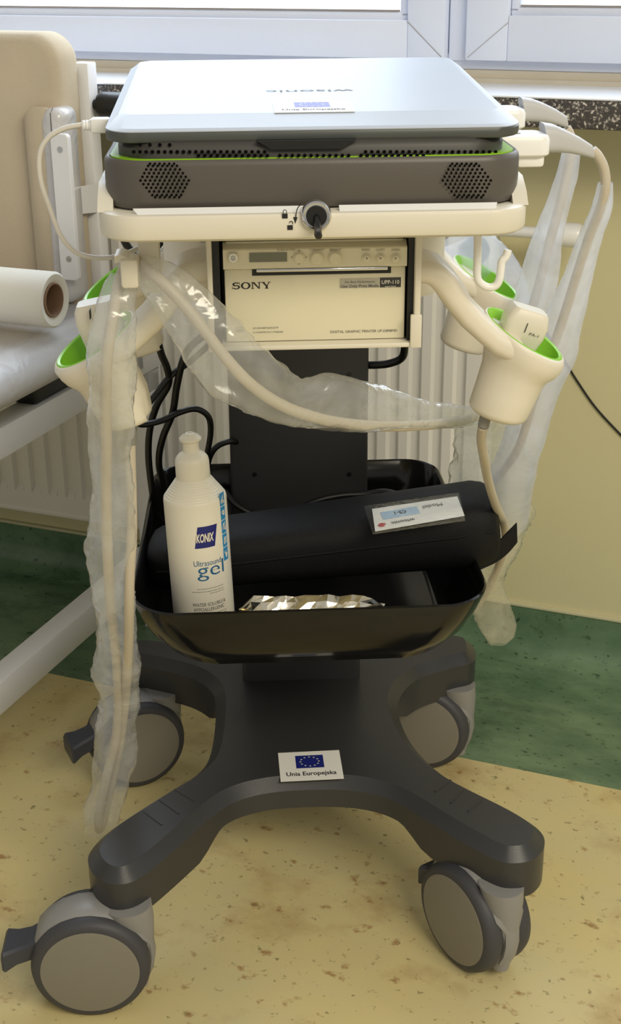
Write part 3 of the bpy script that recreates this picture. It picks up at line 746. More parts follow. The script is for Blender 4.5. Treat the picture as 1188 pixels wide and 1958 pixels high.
# lid (tilted up a little towards the back)
TL = math.radians(3.3)
LT = T(0,-.056,.910) @ RT(TL,'X') @ T(0,.056,-.910)
def lidr(i, f, z, r=.020, b=None):
    out = []
    bk = .290 - (i if b is None else b)
    for x, y in rrect(LX0+.002+i, LX1-.0-i, -.052+f, bk, r, 8):
        t = 1-((x-c)/.165)**2
        y -= .006*t if y < .1 else 0
        out.append(LT @ Vector((x, y, z)))
    return out
m = MB(); m.loft([lidr(.003,.003,.9085), lidr(.0005,.0005,.9095), lidr(0,0,.911), lidr(0,0,.9160), lidr(.001,.001,.9172)]); part('lid_edge', m, 'lid_dark', lap, 40, label='dark grey lid edge band')
m = MB(); m.loft([lidr(.0003,.0003,.9170), lidr(.0003,.0003,.9178), lidr(.0025,.004,.9192), lidr(.009,.033,.9237,.012), lidr(.0125,.036,.9243,.010,.012)]); lid = part('lid', m, 'lid_silver', lap, 8)
# lettering, upside down (faces the back)
def onlid(u, v):
    d = ray(u, v); inv = FC.inverted(); o = inv @ Vector((0,0,HC)); dd = inv.to_3x3() @ d
    n_ = LT.to_3x3() @ Z; p0 = LT @ Vector((0,0,.9244)); return o + dd*((p0-o).dot(n_)/dd.dot(n_))
n_ = LT.to_3x3() @ Z; ly = LT.to_3x3() @ Y
wa = onlid(674,168); wb = onlid(508,168); 
m = MB(); text_bm(m, 'wisonic', Vector((wa.x, onlid(590,172).y-.0, onlid(590,172).z)), -X, -ly, .0115*1.0, w=(wa.x-wb.x), mi=0, th=.0002)
part('brand_lettering', m, 'ink_grey', lid, 0)
s0_ = onlid(525,216); s1_ = onlid(680,216); s2_ = onlid(527,194)
eu_sticker('sticker', s0_, X, ly, s1_.x-s0_.x, (s2_-s0_).length, lid, 'flag_blue_pale', 'white sticker with blue star-circle flag')

# ================================================================== PRINTER
pt = thing('printer', 'cream thermal graphic printer mounted beneath the ultrasound machine tray', 'printer', FC, (.0015, .05, .7362))
px0, px1 = -.0745, .0775
m = MB(); m.box(px0+.001, px1-.001, .004, .180, .7364, .8215, .002); bodp = part('body', m, 'printer_cream', pt)
zf = P(600,510,0).z
m = MB(); m.box(px0, px1, -.001, .008, .7368, zf-.0006, .0015); door = part('front_door', m, 'printer_cream', pt)
zp0, zp1 = zf, P(600,472,0).z; zp2 = P(600,459,.008).z
m = MB(); pr_ = [(.008,zp0),(-.004,zp0),(-.0045,zp0+.001),(-.0040,zp1-.001),(-.003,zp1),(.006,zp2),(.008,zp2)]
m.loft([[Vector((px0-.0005,y,z)) for y,z in pr_],[Vector((px1+.0005,y,z)) for y,z in pr_]]); pan = part('control_panel', m, 'printer_panel', pt, 20)
fy = -.0047
def pp(u, v, y=fy): return P(u, v, y)
m = MB(); a = pp(436,484); b = pp(455,501); quad(m, (a.x,fy,b.z), X, Z, b.x-a.x, a.z-b.z, .0008); part('power_key', m, 'printer_cream', pan)
m = MB(); c1 = pp(446,492.5,-.0055); m.lathe([(.0040,0),(.0040,.0016),(.0034,.0022)], Matrix.Translation(c1) @ RT(pi/2,'X'), 24); pk = part('power_button', m, 'white_plastic', pan)
m = MB(); cc = c1 + Vector((0,-.0024,0)); m.tube([cc + Vector((.0017*math.cos(q),0,.0017*math.sin(q))) for q in [2*pi*k/16 for k in range(17)]], .0002, 4, 0); quad(m, cc+Vector((-.0002,.0001,-.0008)), X, Z, .0004, .0016, .0002); part('power_symbol', m, 'ink_grey', pk, 0)
a = pp(477,484); b = pp(549,500); m = MB(); quad(m, (a.x,fy,b.z), X, Z, b.x-a.x, a.z-b.z, .0004); part('display', m, 'lcd', pan, 0, label='grey rectangular display')
for (u, v, r_) in ((572,492,.0040),(606,493,.0050),(641,493,.0050),(701,494,.0032),(728,494,.0032),(757,494,.0032)):
    m = MB(); c1 = pp(u, v, fy); m.lathe([(r_+.0008,0),(r_+.0008,.0005),(r_,.0006),(r_,.0026),(r_-.0008,.0034)], Matrix.Translation(c1) @ RT(pi/2,'X'), 24); part('button', m, 'printer_panel', pan)
m = MB()
for u, v, t, w in ((548,479.5,'PUSH ENTER',33),(607,479.5,'CONTRAST',28),(642,479.5,'BRIGHT',22),(700,479.5,'FEED',16),(728,479.5,'COPY',17),(757,479.5,'OPEN',16)):
    text_bm(m, t, pp(u,v,fy), X, Z, .0018, w=w/2240, align='CENTER', th=.0002)
for u, v, a in ((572,479,pi/2),(558,492,pi),(586,492,0),(572,505,-pi/2)):
    c1 = pp(u,v,fy-.0003); m.add([c1+Vector((.0008*math.cos(a+q),0,.0008*math.sin(a+q))) for q in (0,2.1,4.2)], [(0,1,2)])
for u, s in ((702,'\u2191'),(728,'\u25a3'),(757,'\u25b7')):
    c1 = pp(u,494,fy-.0038); m.add([c1+Vector((.0012*math.cos(q),0,.0012*math.sin(q))) for q in (0,2.1,4.2)], [(0,1,2)])
part('button_lettering', m, 'ink_soft', pan, 0)
a = P(482,512,-.002); b = P(748,522,-.002); m = MB(); m.box(a.x, b.x, -.0018, .002, b.z, a.z-.0002); slot = part('paper_slot', m, 'black', door, 0)
m = MB(); a = P(490,517,-.004); b = P(742,518,-.004); m.box(a.x, b.x, -.0052, -.001, a.z-.0017, a.z+.0009, .0008); part('slot_bar', m, 'chrome', door)
m = MB(); fy2 = -.0012
def serif(txt, u0, v0, u1, h):
    a = P(u0, v0, fy2); b = P(u1, v0, fy2); text_bm(m, txt, a, X, Z, h, w=b.x-a.x, bold=.012, th=.0002)
    return a, b
a = P(444,553,fy2); H = .0057
def sony():
    # hand drawn slab letters: thin/thick strokes
    def bar(x0, z0, x1, z1): m.add([Vector((a.x+p*H, fy2-.0002, a.z+q*H)) for p, q in ((x0,z0),(x1,z0),(x1,z1),(x0,z1))], [(0,1,2,3)])
    def quadp(*pts): m.add([Vector((a.x+p*H, fy2-.0002, a.z+q*H)) for p, q in pts], [tuple(range(len(pts)))])
    def ell(cx, cz, rx, rz, tx, tz, a0=0, a1=360, n=28):
        for k in range(n):
            q0 = math.radians(a0+(a1-a0)*k/n); q1 = math.radians(a0+(a1-a0)*(k+1)/n)
            quadp((cx+rx*math.cos(q0),cz+rz*math.sin(q0)),(cx+rx*math.cos(q1),cz+rz*math.sin(q1)),(cx+(rx-tx)*math.cos(q1),cz+(rz-tz)*math.sin(q1)),(cx+(rx-tx)*math.cos(q0),cz+(rz-tz)*math.sin(q0)))
    # S
    ell(.62,.72,.56,.30,.30,.13,35,270); ell(.62,.30,.58,.32,.27,.12,-150,90)
    bar(1.08,.66,1.16,1.0); bar(.04,0,.12,.36)
    # O
    ell(2.05,.5,.72,.53,.30,.12)
    # N
    bar(3.00,0.0,3.14,1.0); bar(2.86,.0,3.30,.08); bar(2.86,.92,3.25,1.0); quadp((3.02,1.0),(3.36,1.0),(4.16,0),(3.98,0)); bar(4.02,0,4.16,1.0); bar(3.86,.92,4.34,1.0)
    # Y
    quadp((4.46,1),(4.80,1),(5.28,.42),(5.10,.34)); quadp((5.54,1),(5.66,1),(5.30,.40),(5.16,.40)); bar(5.06,0,5.34,.46); bar(4.36,.92,4.94,1.0); bar(5.38,.92,5.80,1.0); bar(4.90,0,5.50,.08)
H = (P(518,553,fy2).x - a.x)/5.8
sony()
part('brand_lettering', m, 'ink', door, 0)
m = MB(); a = P(650,551,fy2); b = P(727,531,fy2); quad(m, (a.x,fy2,a.z), X, Z, b.x-a.x, b.z-a.z, .0002, 0)
b2 = P(767,530,fy2); quad(m, (b.x,fy2,a.z), X, Z, b2.x-b.x, b2.z-a.z, .0003, 1)
text_bm(m, 'UPP-110', ((b.x+b2.x)/2, fy2-.0004, P(715,543,fy2).z), X, Z, .0032, w=(b2.x-b.x)*.84, mi=3, align='CENTER', bold=.01)
text_bm(m, 'series', ((b.x+b2.x)/2, fy2-.0004, P(715,549.5,fy2).z), X, Z, .0016, w=(b2.x-b.x)*.52, mi=3, align='CENTER')
text_bm(m, 'For Best Performance', ((a.x+b.x)/2, fy2-.0003, P(715,540,fy2).z), X, Z, .0017, w=(b.x-a.x)*.74, mi=2, align='CENTER')
text_bm(m, 'Use Only Print Media', ((a.x+b.x)/2, fy2-.0003, P(715,548.5,fy2).z), X, Z, .0024, w=(b.x-a.x)*.94, mi=2, align='CENTER', bold=.01)
part('media_label', m, ['label_grey','label_dark','ink_grey','ink_white'], door, 0, label='grey and black rectangular label')
m = MB(); text_bm(m, 'DIGITAL GRAPHIC PRINTER UP-D898MD', P(632,637,fy2), X, Z, .0022, w=(760-632)/2240, th=.0002)
part('model_lettering', m, 'ink_grey', door, 0); m = MB()
text_bm(m, 'UDI', P(455,633,fy2), X, Z, .0016, w=.0040, th=.0002)
text_bm(m, '(01)04548736022379', P(484,629,fy2), X, Z, .0014, w=.0215, th=.0002)
text_bm(m, '(11)220701(21)1706660', P(484,637,fy2), X, Z, .0014, w=.0255, th=.0002)
a = P(452,635,fy2); b = P(466,626,fy2)
for (x0,x1,z0,z1) in ((a.x,b.x,a.z,a.z+.0002),(a.x,b.x,b.z,b.z+.0002),(a.x,a.x+.0002,a.z,b.z),(b.x,b.x+.0002,a.z,b.z)): m.add([Vector(q) for q in ((x0,fy2-.0003,z0),(x1,fy2-.0003,z0),(x1,fy2-.0003,z1),(x0,fy2-.0003,z1))], [(0,1,2,3)])
part('serial_lettering', m, 'ink_grey', door, 0)

# ================================================================== GEL BOTTLE
bb = P(393,1190,.168); bb.z = .3625; topb = P(363,828,.172)
gb = thing('gel_bottle', 'white squeeze bottle of ultrasound gel standing in the black basket', 'bottle', FC, tuple(bb))
axis = (topb - bb); Hh = axis.length
Rb = 0.0325
q_ = Z.rotation_difference(axis.normalized()).to_matrix().to_4x4()
MBt = Matrix.Translation(bb) @ q_
zs = Hh
prof = [(Rb-.006,.0008),(Rb-.002,.002),(Rb,.006),(Rb,zs-.069),(Rb-.0005,zs-.0665)]
for k in range(9):
    t = k/8; r0 = Rb - .001 - t*.0135 - .0; z0 = zs-.0655+t*.0185
    prof += [(r0, z0), (r0-.0012, z0+.0008)]
prof += [(.0150,zs-.044)]
m = MB(); m.lathe(prof, MBt, 56); part('body', m, 'bottle_white', gb, 30)
m = MB(); m.lathe([(.0172,zs-.048),(.0176,zs-.046),(.0174,zs-.030),(.0166,zs-.026),(.0140,zs-.0225),(.0105,zs-.0205),(.0088,zs-.019)], MBt, 40); capb = part('cap', m, 'bottle_white', gb, 40)
m = MB(); m.lathe([(.0088,zs-.021),(.0080,zs-.012),(.0086,zs-.0085),(.0112,zs-.0070),(.0113,zs-.0050),(.0085,zs-.0020),(.0048,zs-.0005),(.0045,0+zs),(.0032,zs),(.0030,zs-.001)], MBt, 32); part('spout', m, 'bottle_white', capb, 40)
# printing wrapped round the bottle: px = arc length right of the label line, pz = height
def bwarp(a0, z0, d=.0002, slope=0.0):
    def f(px, py):
        a = a0 + px/Rb; r = Rb + d
        return MBt @ Vector((r*math.sin(a), -r*math.cos(a), z0 + py + slope*px))
    return f
def bquad(mb, a0, z0, w, h, mi=0, d=.00015, shear=0, n=10):
    f = bwarp(a0, z0, d); r0 = [f(w*i/n, 0) for i in range(n+1)]; r1 = [f(w*i/n + shear*h, h) for i in range(n+1)]
    return mb.loft([r0, r1], False, False, closed=False, mi=mi)
def bz(v):
    t = (v - 40 - 828)/(1190-828); return Hh*(1-t)
def ba(u, v):   # azimuth on bottle for a pixel
    cxp = 363 + (393-363)*((v-828)/(362)); return math.asin(max(-.98, min(.98, (u-cxp)/60.5)))
m = MB()
a0 = ba(376,1040); bquad(m, a0, bz(1045), (ba(414,1040)-a0)*Rb, .0235, 0, shear=.18)
text_bm(m, 'KONIX', (0,0,0), X, Z, .0090, w=(ba(410,1020)-ba(377,1020))*Rb, mi=1, bold=.03, shear=.2, warp=bwarp(ba(379,1030), bz(1035)+.0005, .0009))
a0 = ba(374,1070); text_bm(m, 'Ultrasound', (0,0,0), X, Z, .0062, w=(ba(425,1070)-a0)*Rb, mi=2, warp=bwarp(a0, bz(1076), .0003))
a0 = ba(381,1090); text_bm(m, 'gel', (0,0,0), X, Z, .0155, w=(ba(431,1090)-a0)*Rb, mi=2, bold=-.004, warp=bwarp(a0, bz(1096)+.001, .0003))
a0 = ba(372,1145); text_bm(m, 'WATER SOLUBLE &', (0,0,0), X, Z, .0040, w=(ba(434,1145)-a0)*Rb, mi=3, warp=bwarp(a0, bz(1148)+.0005, .0003))
a0 = ba(375,1155); text_bm(m, 'HYPOALLERGENIC', (0,0,0), X, Z, .0040, w=(ba(432,1150)-a0)*Rb, mi=3, warp=bwarp(a0, bz(1156), .0003))
a0 = ba(420,1175); text_bm(m, 'ml \u212e', (0,0,0), X, Z, .0040, w=.008, mi=3, warp=bwarp(a0, bz(1181), .0003))
for v, u0, u1 in ((1117,381,431),(1122,371,431),(1126,405,432),(1162,392,437),(1166,380,437),(1171,388,437),(1174,374,436)):
    a0 = ba(u0,v); w_ = (ba(u1,v)-a0)*Rb; x_ = 0
    rr_ = random.Random(v)
    while x_ < w_:
        ww = rr_.uniform(.0010,.0035); bquad(m, a0 + x_/Rb, bz(v), min(ww, w_-x_), .0007, 4, n=2); x_ += ww + .0005
# blue side band with white figures
a1 = ba(427,1020); wband = .0085
for i in range(5):
    z0 = bz(1078) + i*.0151; bquad(m, a1, z0, wband, .0143, 5, n=6)
    rr_ = random.Random(i+3)
    for k in range(3):
        pts = [(rr_.uniform(.0015,.007), rr_.uniform(.002,.0125)) for _ in range(4)]; f = bwarp(a1, z0, .0004)
        for (xa,za),(xb,zb2) in zip(pts, pts[1:]):
            d_ = Vector((xb-xa, zb2-za)).normalized()*.0004; m.add([f(xa-d_.y,za+d_.x), f(xa+d_.y,za-d_.x), f(xb+d_.y,zb2-d_.x), f(xb-d_.y,zb2+d_.x)], [(0,1,2,3)], 1)
part('printed_label', m, ['konix_blue','bottle_white','gel_blue','ink_grey','ink_soft','band_blue'], gb, 0, label='blue and grey printing on the bottle')

# ================================================================== PROBE BAG
e0 = P(335,1062,.262); e1 = P(905,1000,.235)
bag = thing('probe_case', 'black padded fabric probe case lying across the basket', 'case', FC, tuple(e0.lerp(e1,.5) - Vector((0,0,.05))))
d = (e1-e0).normalized(); wv = Y - d*Y.dot(d); wv.normalize(); hv = d.cross(wv)
L = (e1-e0).length
rings = []
def sec(t, x, sc, hh, ww, hs=0):
    c = e0 + d*x; out = []
    for k in range(32):
        q = 2*pi*k/32; ce, se = math.cos(q), math.sin(q)
        px = math.copysign(abs(ce)**.62, ce)*ww*sc; pz = math.copysign(abs(se)**.62, se)*hh*sc + hs
        wob = .0015*noise.noise(Vector((x*25, ce*2, se*2)))
        out.append(c + wv*(px+wob) + hv*(pz+wob))
    return out
for x, sc in ((-.028,.30),(-.0265,.62),(-.022,.82),(-.014,.93),(-.002,.98),(.03,1),(.09,1),(.15,1),(.20,1),(L-.02,1),(L+.002,.99),(L+.014,.93),(L+.022,.82),(L+.0265,.62),(L+.028,.3)):
    t = max(0,min(1,x/L)); rings.append(sec(t, x, sc, .030+.011*t, .046+.004*t))
m = MB(); m.loft(rings); bagb = part('case_body', m, 'fabric_black', bag, 60)
# zip seam round the side
m = MB(); pts = []
for i in range(20):
    x = -.015 + (L+.035)*i/19; t = max(0,min(1,x/L)); sc = 1 if 0 < x < L else .93
    pts.append(e0 + d*x - wv*((.046+.004*t)*sc*.985+.0008) + hv*(.002+.006*t))
m.tube(pts, .0013, 6, 2); part('zip_seam', m, 'fabric_black', bagb, 50)
# label pouch
la = P(703,1018,.19); 
def ontop(u, v, lift=.0415):
    p0 = e0 + hv*lift; o = FC.inverted() @ Vector((0,0,HC)); dd = FC.inverted().to_3x3() @ ray(u,v)
    return o + dd*((p0-o).dot(hv)/dd.dot(hv))
def tiltup(p): return p
A = ontop(716,1018,.0418); B = ontop(882,998,.0418); C = ontop(706,972,.0418); D = ontop(878,945,.0418)
m = MB(); off_ = hv*.0006
pA, pB, pC, pD = [ontop(*q,.0418) for q in ((713,1022),(890,996),(697,972),(878,946))]
m.loft([[pA,pB,pD,pC],[p+hv*.0028 for p in (pA,pB,pD,pC)]]); part('pouch', m, 'pouch_film', bagb, 0, label='clear plastic label pouch')
m = MB(); up_ = hv*.0012
q = [ontop(*k,.0418)+up_ for k in ((718,1018),(889,988),(712,975),(875,951))]
m.loft([[q[0]-up_*.2,q[1]-up_*.2,q[3]-up_*.2,q[2]-up_*.2],[q[0],q[1],q[3],q[2]]], mi=0)
ex_ = (q[1]-q[0]).normalized(); ey_ = hv.cross(ex_); Lw = (q[1]-q[0]).length; Hh2 = (q[2]-q[0]).length
pz_ = q[0]+hv*.0002
quad(m, pz_ + ex_*Lw*.14 + ey_*Hh2*.42, ex_, ey_, Lw*.42, Hh2*.34, .0002, 1)
text_bm(m, 'wisonic', pz_ + ex_*Lw*.47 + ey_*Hh2*.26 + hv*.0002, -ex_, -ey_, Hh2*.13, w=Lw*.27, mi=2, bold=.01)
text_bm(m, 'Model', pz_ + ex_*Lw*.84 + ey_*Hh2*.72 + hv*.0002, -ex_, -ey_, Hh2*.14, w=Lw*.22, mi=2)
text_bm(m, 'C5-1', pz_ + ex_*Lw*.42 + ey_*Hh2*.66 + hv*.0005, -ex_, -ey_, Hh2*.13, w=Lw*.13, mi=2, bold=.015)
cc = pz_ + ex_*Lw*.10 + ey_*Hh2*.2 + hv*.0004
for r_, a0, a1 in ((.0040,0,300),(.0026,60,400),(.0012,0,360)):
    m.tube([cc + ex_*r_*math.cos(math.radians(a0+(a1-a0)*k/14)) + ey_*r_*math.sin(math.radians(a0+(a1-a0)*k/14)) for k in range(15)], .00035, 4, 0, mi=3)
part('name_card', m, ['paper_white','label_pale_blue','ink_grey','label_red'], bagb, 0, label='white card reading upside down in the pouch')
# strap
m = MB(); sp = [P(925,1062,.20),P(945,1052,.205),P(965,1040,.21),(P(980,1022,.215)),P(989,1012,.22)]
sp2 = [P(920,1100,.20),P(948,1088,.20),P(970,1070,.205),P(984,1052,.21),P(990,1040,.22)]
sp = [P(900,1055,.20),P(928,1045,.20),P(950,1040,.205),P(970,1020,.212),P(989,1001,.22)]
sp2 = [P(900,1098,.20),P(925,1087,.20),P(950,1075,.205),P(972,1058,.212),P(990,1037,.22)]
m.loft([[a,b,b+Vector((0,.003,0)),a+Vector((0,.003,0))] for a,b in zip(catmull(sp,4),catmull(sp2,4))]); part('strap', m, 'fabric_black', bag, 50)

# ================================================================== FOIL PACKET
f0 = P(460,1182,.150); f1 = P(735,1170,.150)
fo = thing('foil_packet', 'crinkled gold-silver foil packet standing at the front of the basket', 'packet', FC, (0.0,.16,.3615))
m = MB(); rings = []
rr_ = random.Random(11); nX = 13
for i in range(nX+1):
    t = i/nX; x = f0.x + (f1.x-f0.x)*t
    u = 460 + 275*t
    topv = 1180 if t < .02 else (1165 if t < .05 else 1150 if t<.12 else 1149)
    if .55 < t < .62: topv = 1147
    if .7 < t < .9: topv = 1148
    if t > .9: topv = 1150 + (t-.9)*200
    zt2 = P(u, topv-13, .165).z; th = .012*min(1, 5*t+.1, 6*(1-t)+.1)
    ring = []
    for (yy, zz) in ((-1,.3625),(-1.25,.385),(-1.1,.40),(-.5,zt2-.004),(0,zt2),(.6,zt2-.003),(1.2,.40),(1.2,.38),(1,.3625)):
        j = rr_.uniform(-.0012,.0012); ring.append(Vector((x + rr_.uniform(-.003,.003), .160 + yy*th + j, zz + (rr_.uniform(-.0012,.0012) if zz > .37 else 0))))
    rings.append(ring)
m.loft(rings); part('foil_body', m, 'crinkled_foil', fo, 0)
m = MB(); rings = []
for i in range(8):
    t = i/7; u = 444+20*t; p = P(u, 1176-4*math.sin(t*7), .15); rings.append([p+Vector((0,0,-.02)), p+Vector((0,.003*(-1)**i,0))])
m.loft(rings, False, False, closed=False); part('seal_edge', m, 'crinkled_foil', fo, 0)

# ================================================================== PROBES, SLEEVES, CORDS
def pth(lst): return [P(u, v, y) for u, v, y in lst]
# --- right probe
rp = thing('ultrasound_probe', 'cream ultrasound probe resting in the front right green-lined holder of the cart', 'ultrasound probe', FC, (.19,.04,.72), 'ultrasound probes')
def head(sx, cx, cz, tilt, L0, parent, secs, name='probe_head', mt='cream_plastic'):
    t = math.radians(tilt)*sx; ax_ = Vector((math.sin(t),0,math.cos(t))); ex = Vector((math.cos(t),0,-math.sin(t)))
    rings = []
    for z, rx, ry in secs:
        rings.append([Vector((cx, .038, cz)) + ax_*z + ex*x + Y*y for x, y in rrect(-rx, rx, -ry, ry, min(rx,ry)*.42, 6)])
    m = MB(); m.loft(rings); return part(name, m, mt, parent, 40), ax_, ex
secs = [(-.060,.006,.006),(-.045,.010,.009),(-.025,.014,.011),(-.006,.019,.0145),(.004,.0195,.0150),(.014,.0165,.0140),(.0165,.0145,.0120)]
hd, ax_, ex_ = head(1, .1885, .7350, 18, 0, rp, secs)
m = MB(); pc = P(1003,628,.0225); quad(m, pc+Vector((0,0,-.0035)), ex_, ax_, .0007, .0085, .0003); text_bm(m, 'PA-1', pc+Vector((.0045,0,-.006)), ex_, ax_, .0024, w=.0085)
part('probe_marking', m, 'ink', hd, 0)
m = MB(); m.tube([P(938,775,.04), P(930,793,.037), P(924,818,.034)], lambda t: .0058-.0008*t, 14, 3); part('strain_relief', m, 'relief_grey', rp)
m = MB(); m.tube(pth([(924,816,.034),(921,840,.05),(926,875,.08),(933,915,.13),(948,965,.19),(965,1005,.25),(966,1045,.30),(950,1090,.34),(925,1140,.37),(895,1170,.395),(870,1120,.40),(890,1020,.38),(940,930,.32),(990,860,.24),(1022,760,.20),(1052,680,.17),(1080,600,.15),(1105,520,.135),(1128,450,.125),(1148,400,.115),(1158,360,.11),(1156,325,.11),(1145,300,.11),(1133,287,.11)]), .0046, 12, 6)
part('probe_cable', m, 'cable_cream', rp, 60)
def connector(parent, u, v, y):
    o = P(u, v, y); m = MB()
    top = [(0,0),(.034,0),(.046,.010),(.046,.036),(.030,.050),(0,.050)]
    def ringt(ins, z): return [Vector((o.x-.05 + (x+.05 if x > 0 else 0) - (ins if x > 0 else -ins), o.y + yy + (ins if yy < .02 else -ins), o.z+z)) for x, yy in top]
    m = MB(); rings = []
    for ins, z in ((.0015,-.018),(0,-.0165),(0,-.004),(.0015,-.001),(.006,.0)):
        rings.append([Vector((x, yy, o.z+z)) for x, yy in rrect(o.x-.03+ins, o.x+.026-ins, o.y+ins, o.y+.045-ins, .010-ins*.6, 6)])
    m.loft(rings); m.box(o.x-.002, o.x+.022, o.y+.006, o.y+.038, o.z-.028, o.z-.016, .003)
    cb = part('connector', m, 'white_plastic', parent, 35)
    mm = MB(); mm.disc(Vector((o.x-.002, o.y+.016, o.z-.0002)), Z, .0035, 14, th=.0008); part('screw', mm, 'relief_grey', cb)
    return cb
con = connector(rp, 1000, 260, .075)
m = MB(); rings = []
for (u, v, hw, hh) in ((1040,262,.014,.0125),(1062,264,.013,.0118),(1085,270,.0115,.0098),(1110,279,.0085,.0080),(1133,290,.0062,.0060)):
    p = P(u, v, .105); rings.append([p + Vector((0 if False else -.2*(zz), yy, zz)) for yy, zz in rrect(-hw, hw, -hh, hh, min(hw,hh)*.6, 4)])
m.loft(rings); part('strain_relief', m, 'relief_light', rp, 50)
# --- left probe
lp = thing('ultrasound_probe', 'ultrasound probe in the front left holder, its sleeved cable looping across the cart', 'ultrasound probe', FC, (-.19,.04,.72), 'ultrasound probes')
secs2 = [(-.070,.006,.006),(-.045,.010,.009),(-.020,.014,.011),(.010,.018,.0135),(.024,.0195,.0150),(.034,.0185,.0145),(.039,.0155,.0125)]
hc_ = P(192,600,.03); hd2, ax2, ex2 = head(-1, -.1800, .7270, 11, 0, lp, secs2)
m = MB(); pc = P(172,602,.012); m.box(pc.x-.0004,pc.x+.0004,pc.y-.0003,pc.y+.008,pc.z-.004,pc.z+.004); part('probe_marking', m, 'ink', hd2, 0)
m = MB(); m.tube([P(256,788,.04), P(250,812,.038), P(249,850,.036)], lambda t: .0072-.0018*t, 14, 3); part('strain_relief', m, 'relief_grey', lp)
left_cab = [(249,848,.036),(250,900,.036),(252,960,.036),(252,1030,.038),(248,1100,.04),(247,1160,.05),(246,1230,.08),(240,1330,.13),(228,1430,.165),(208,1520,.19),(192,1585,.20),(188,1560,.185),(205,1480,.165),(222,1410,.15),(226,1330,.13),(222,1250,.10),(212,1160,.07),(206,1060,.045),(203,960,.025),(203,860,.005),(202,760,-.012),(205,680,-.022),(217,600,-.020),(230,535,-.010),(246,500,-.006),(266,505,-.012),(300,530,-.028),(345,575,-.034),(390,630,-.036),(428,680,-.036),(480,735,-.03),(540,775,-.018),(610,800,-.002),(680,812,.015),(760,815,.04),(840,810,.075),(905,798,.12),(950,770,.17),(985,700,.21),(1012,610,.23),(1032,540,.235),(1052,460,.235),(1070,395,.235),(1085,330,.235),(1092,285,.235),(1091,262,.235),(1083,245,.235)]
m = MB(); m.tube(pth(left_cab), .0050, 12, 5); part('probe_cable', m, 'cable_cream', lp, 60)
con2 = connector(lp, 958, 210, .20)
m = MB(); rings = []
for (u, v, hw, hh) in ((998,208,.013,.011),(1020,210,.012,.0105),(1042,215,.0105,.009),(1064,223,.008,.0075),(1084,233,.006,.0058)):
    p = P(u, v, .235); rings.append([p + Vector((-.2*zz, yy, zz)) for yy, zz in rrect(-hw, hw, -hh, hh, min(hw,hh)*.6, 4)])
m.loft(rings); part('strain_relief', m, 'relief_light', lp, 50)

# --- crumpled clear sleeves: a flattened tube with pleats, width given in metres
def sleeve(name, label, pts, matn, seed=0, crump=.22, flat=.35, open_ends=True, group='plastic cable sleeves'):
    cps = [Vector(P(u, v, y)) for u, v, y, w in pts]; ws = [w for *_, w in pts]
    K = 12; path = catmull(cps, K); W = [v.x for v in catmull([Vector((w,0,0)) for w in ws], K)]
    n = 28; rings = []; base = cps[len(cps)//2]
    dist = 0.0
    for i, p in enumerate(path):
        if i: dist += (path[i]-path[i-1]).length
        tg = (path[min(i+1,len(path)-1)] - path[max(i-1,0)]).normalized()
        side = tg.cross(Y); side.normalize(); nor = side.cross(tg).normalized()
        ring = []
        for j in range(n):
            q = 2*pi*j/n; sxx = math.cos(q); syy = math.sin(q)
            f1 = noise.noise(Vector((dist*22 + seed*7, sxx*1.1, syy*1.1)))
            f2 = abs(noise.noise(Vector((dist*60 + seed*3, sxx*2.4+5 + dist*20, syy*2.4))))
            f3 = abs(noise.noise(Vector((dist*140 + seed*5, sxx*3.5+9 - dist*50, syy*3.5))))
            k = 1 + crump*(f1*1.2 - f2*1.0 + .25 - f3*.25)
            ring.append(p + side*sxx*W[i]*.5*k + nor*syy*W[i]*flat*.5*k)
        rings.append(ring)
    m = MB(); m.loft(rings, False, False)
    return single(name, m, matn, FC, tuple(base), label, 'plastic sleeve', group, ang=85)
sleeve('cable_sleeve', 'crumpled clear plastic sleeve hanging down the left side of the cart to the floor',
 [(238,532,-.012,.024),(225,572,-.020,.032),(218,620,-.030,.036),(214,680,-.028,.038),(216,740,-.016,.040),(213,800,-.008,.040),(210,860,.004,.036),(215,930,.018,.038),(215,1000,.032,.040),(213,1045,.042,.050),(212,1100,.055,.040),(220,1160,.070,.042),(222,1225,.095,.040),(225,1275,.110,.048),(228,1330,.130,.040),(222,1390,.147,.044),(218,1450,.160,.046),(208,1510,.172,.042),(196,1560,.180,.040),(188,1592,.190,.034)], 'clear_film', 1, .20, .62)
sleeve('cable_sleeve', 'clear plastic sleeve sagging diagonally across the front of the printer and dark column',
 [(268,512,-.024,.022),(300,532,-.030,.034),(350,580,-.036,.046),(395,640,-.038,.056),(440,700,-.036,.060),(500,735,-.030,.052),(560,765,-.018,.044),(630,770,-.002,.050),(700,780,.014,.048),(770,790,.036,.034),(840,795,.068,.026),(900,795,.105,.020),(925,790,.125,.016)], 'clear_film', 2, .13, .55)
sleeve('cable_sleeve', 'milky plastic sleeve on the outer right cable, in front of the yellow wall',
 [(1158,350,.110,.014),(1152,395,.116,.020),(1135,440,.124,.022),(1115,500,.134,.026),(1095,560,.144,.032),(1075,620,.156,.040),(1055,680,.168,.048),(1030,750,.196,.042),(1005,830,.22,.044),(985,890,.25,.050),(975,950,.28,.052),(975,1010,.30,.040)], 'milky_film', 3, .09, .62)
sleeve('cable_sleeve', 'milky plastic sleeve on the inner right cable, ending behind the rear right cup',
 [(1093,283,.232,.018),(1086,330,.233,.022),(1068,390,.233,.024),(1050,450,.232,.030),(1036,510,.230,.038),(1022,570,.228,.040),(1005,630,.226,.040),(985,700,.220,.032),(955,765,.180,.026)], 'milky_film', 4, .08, .62)
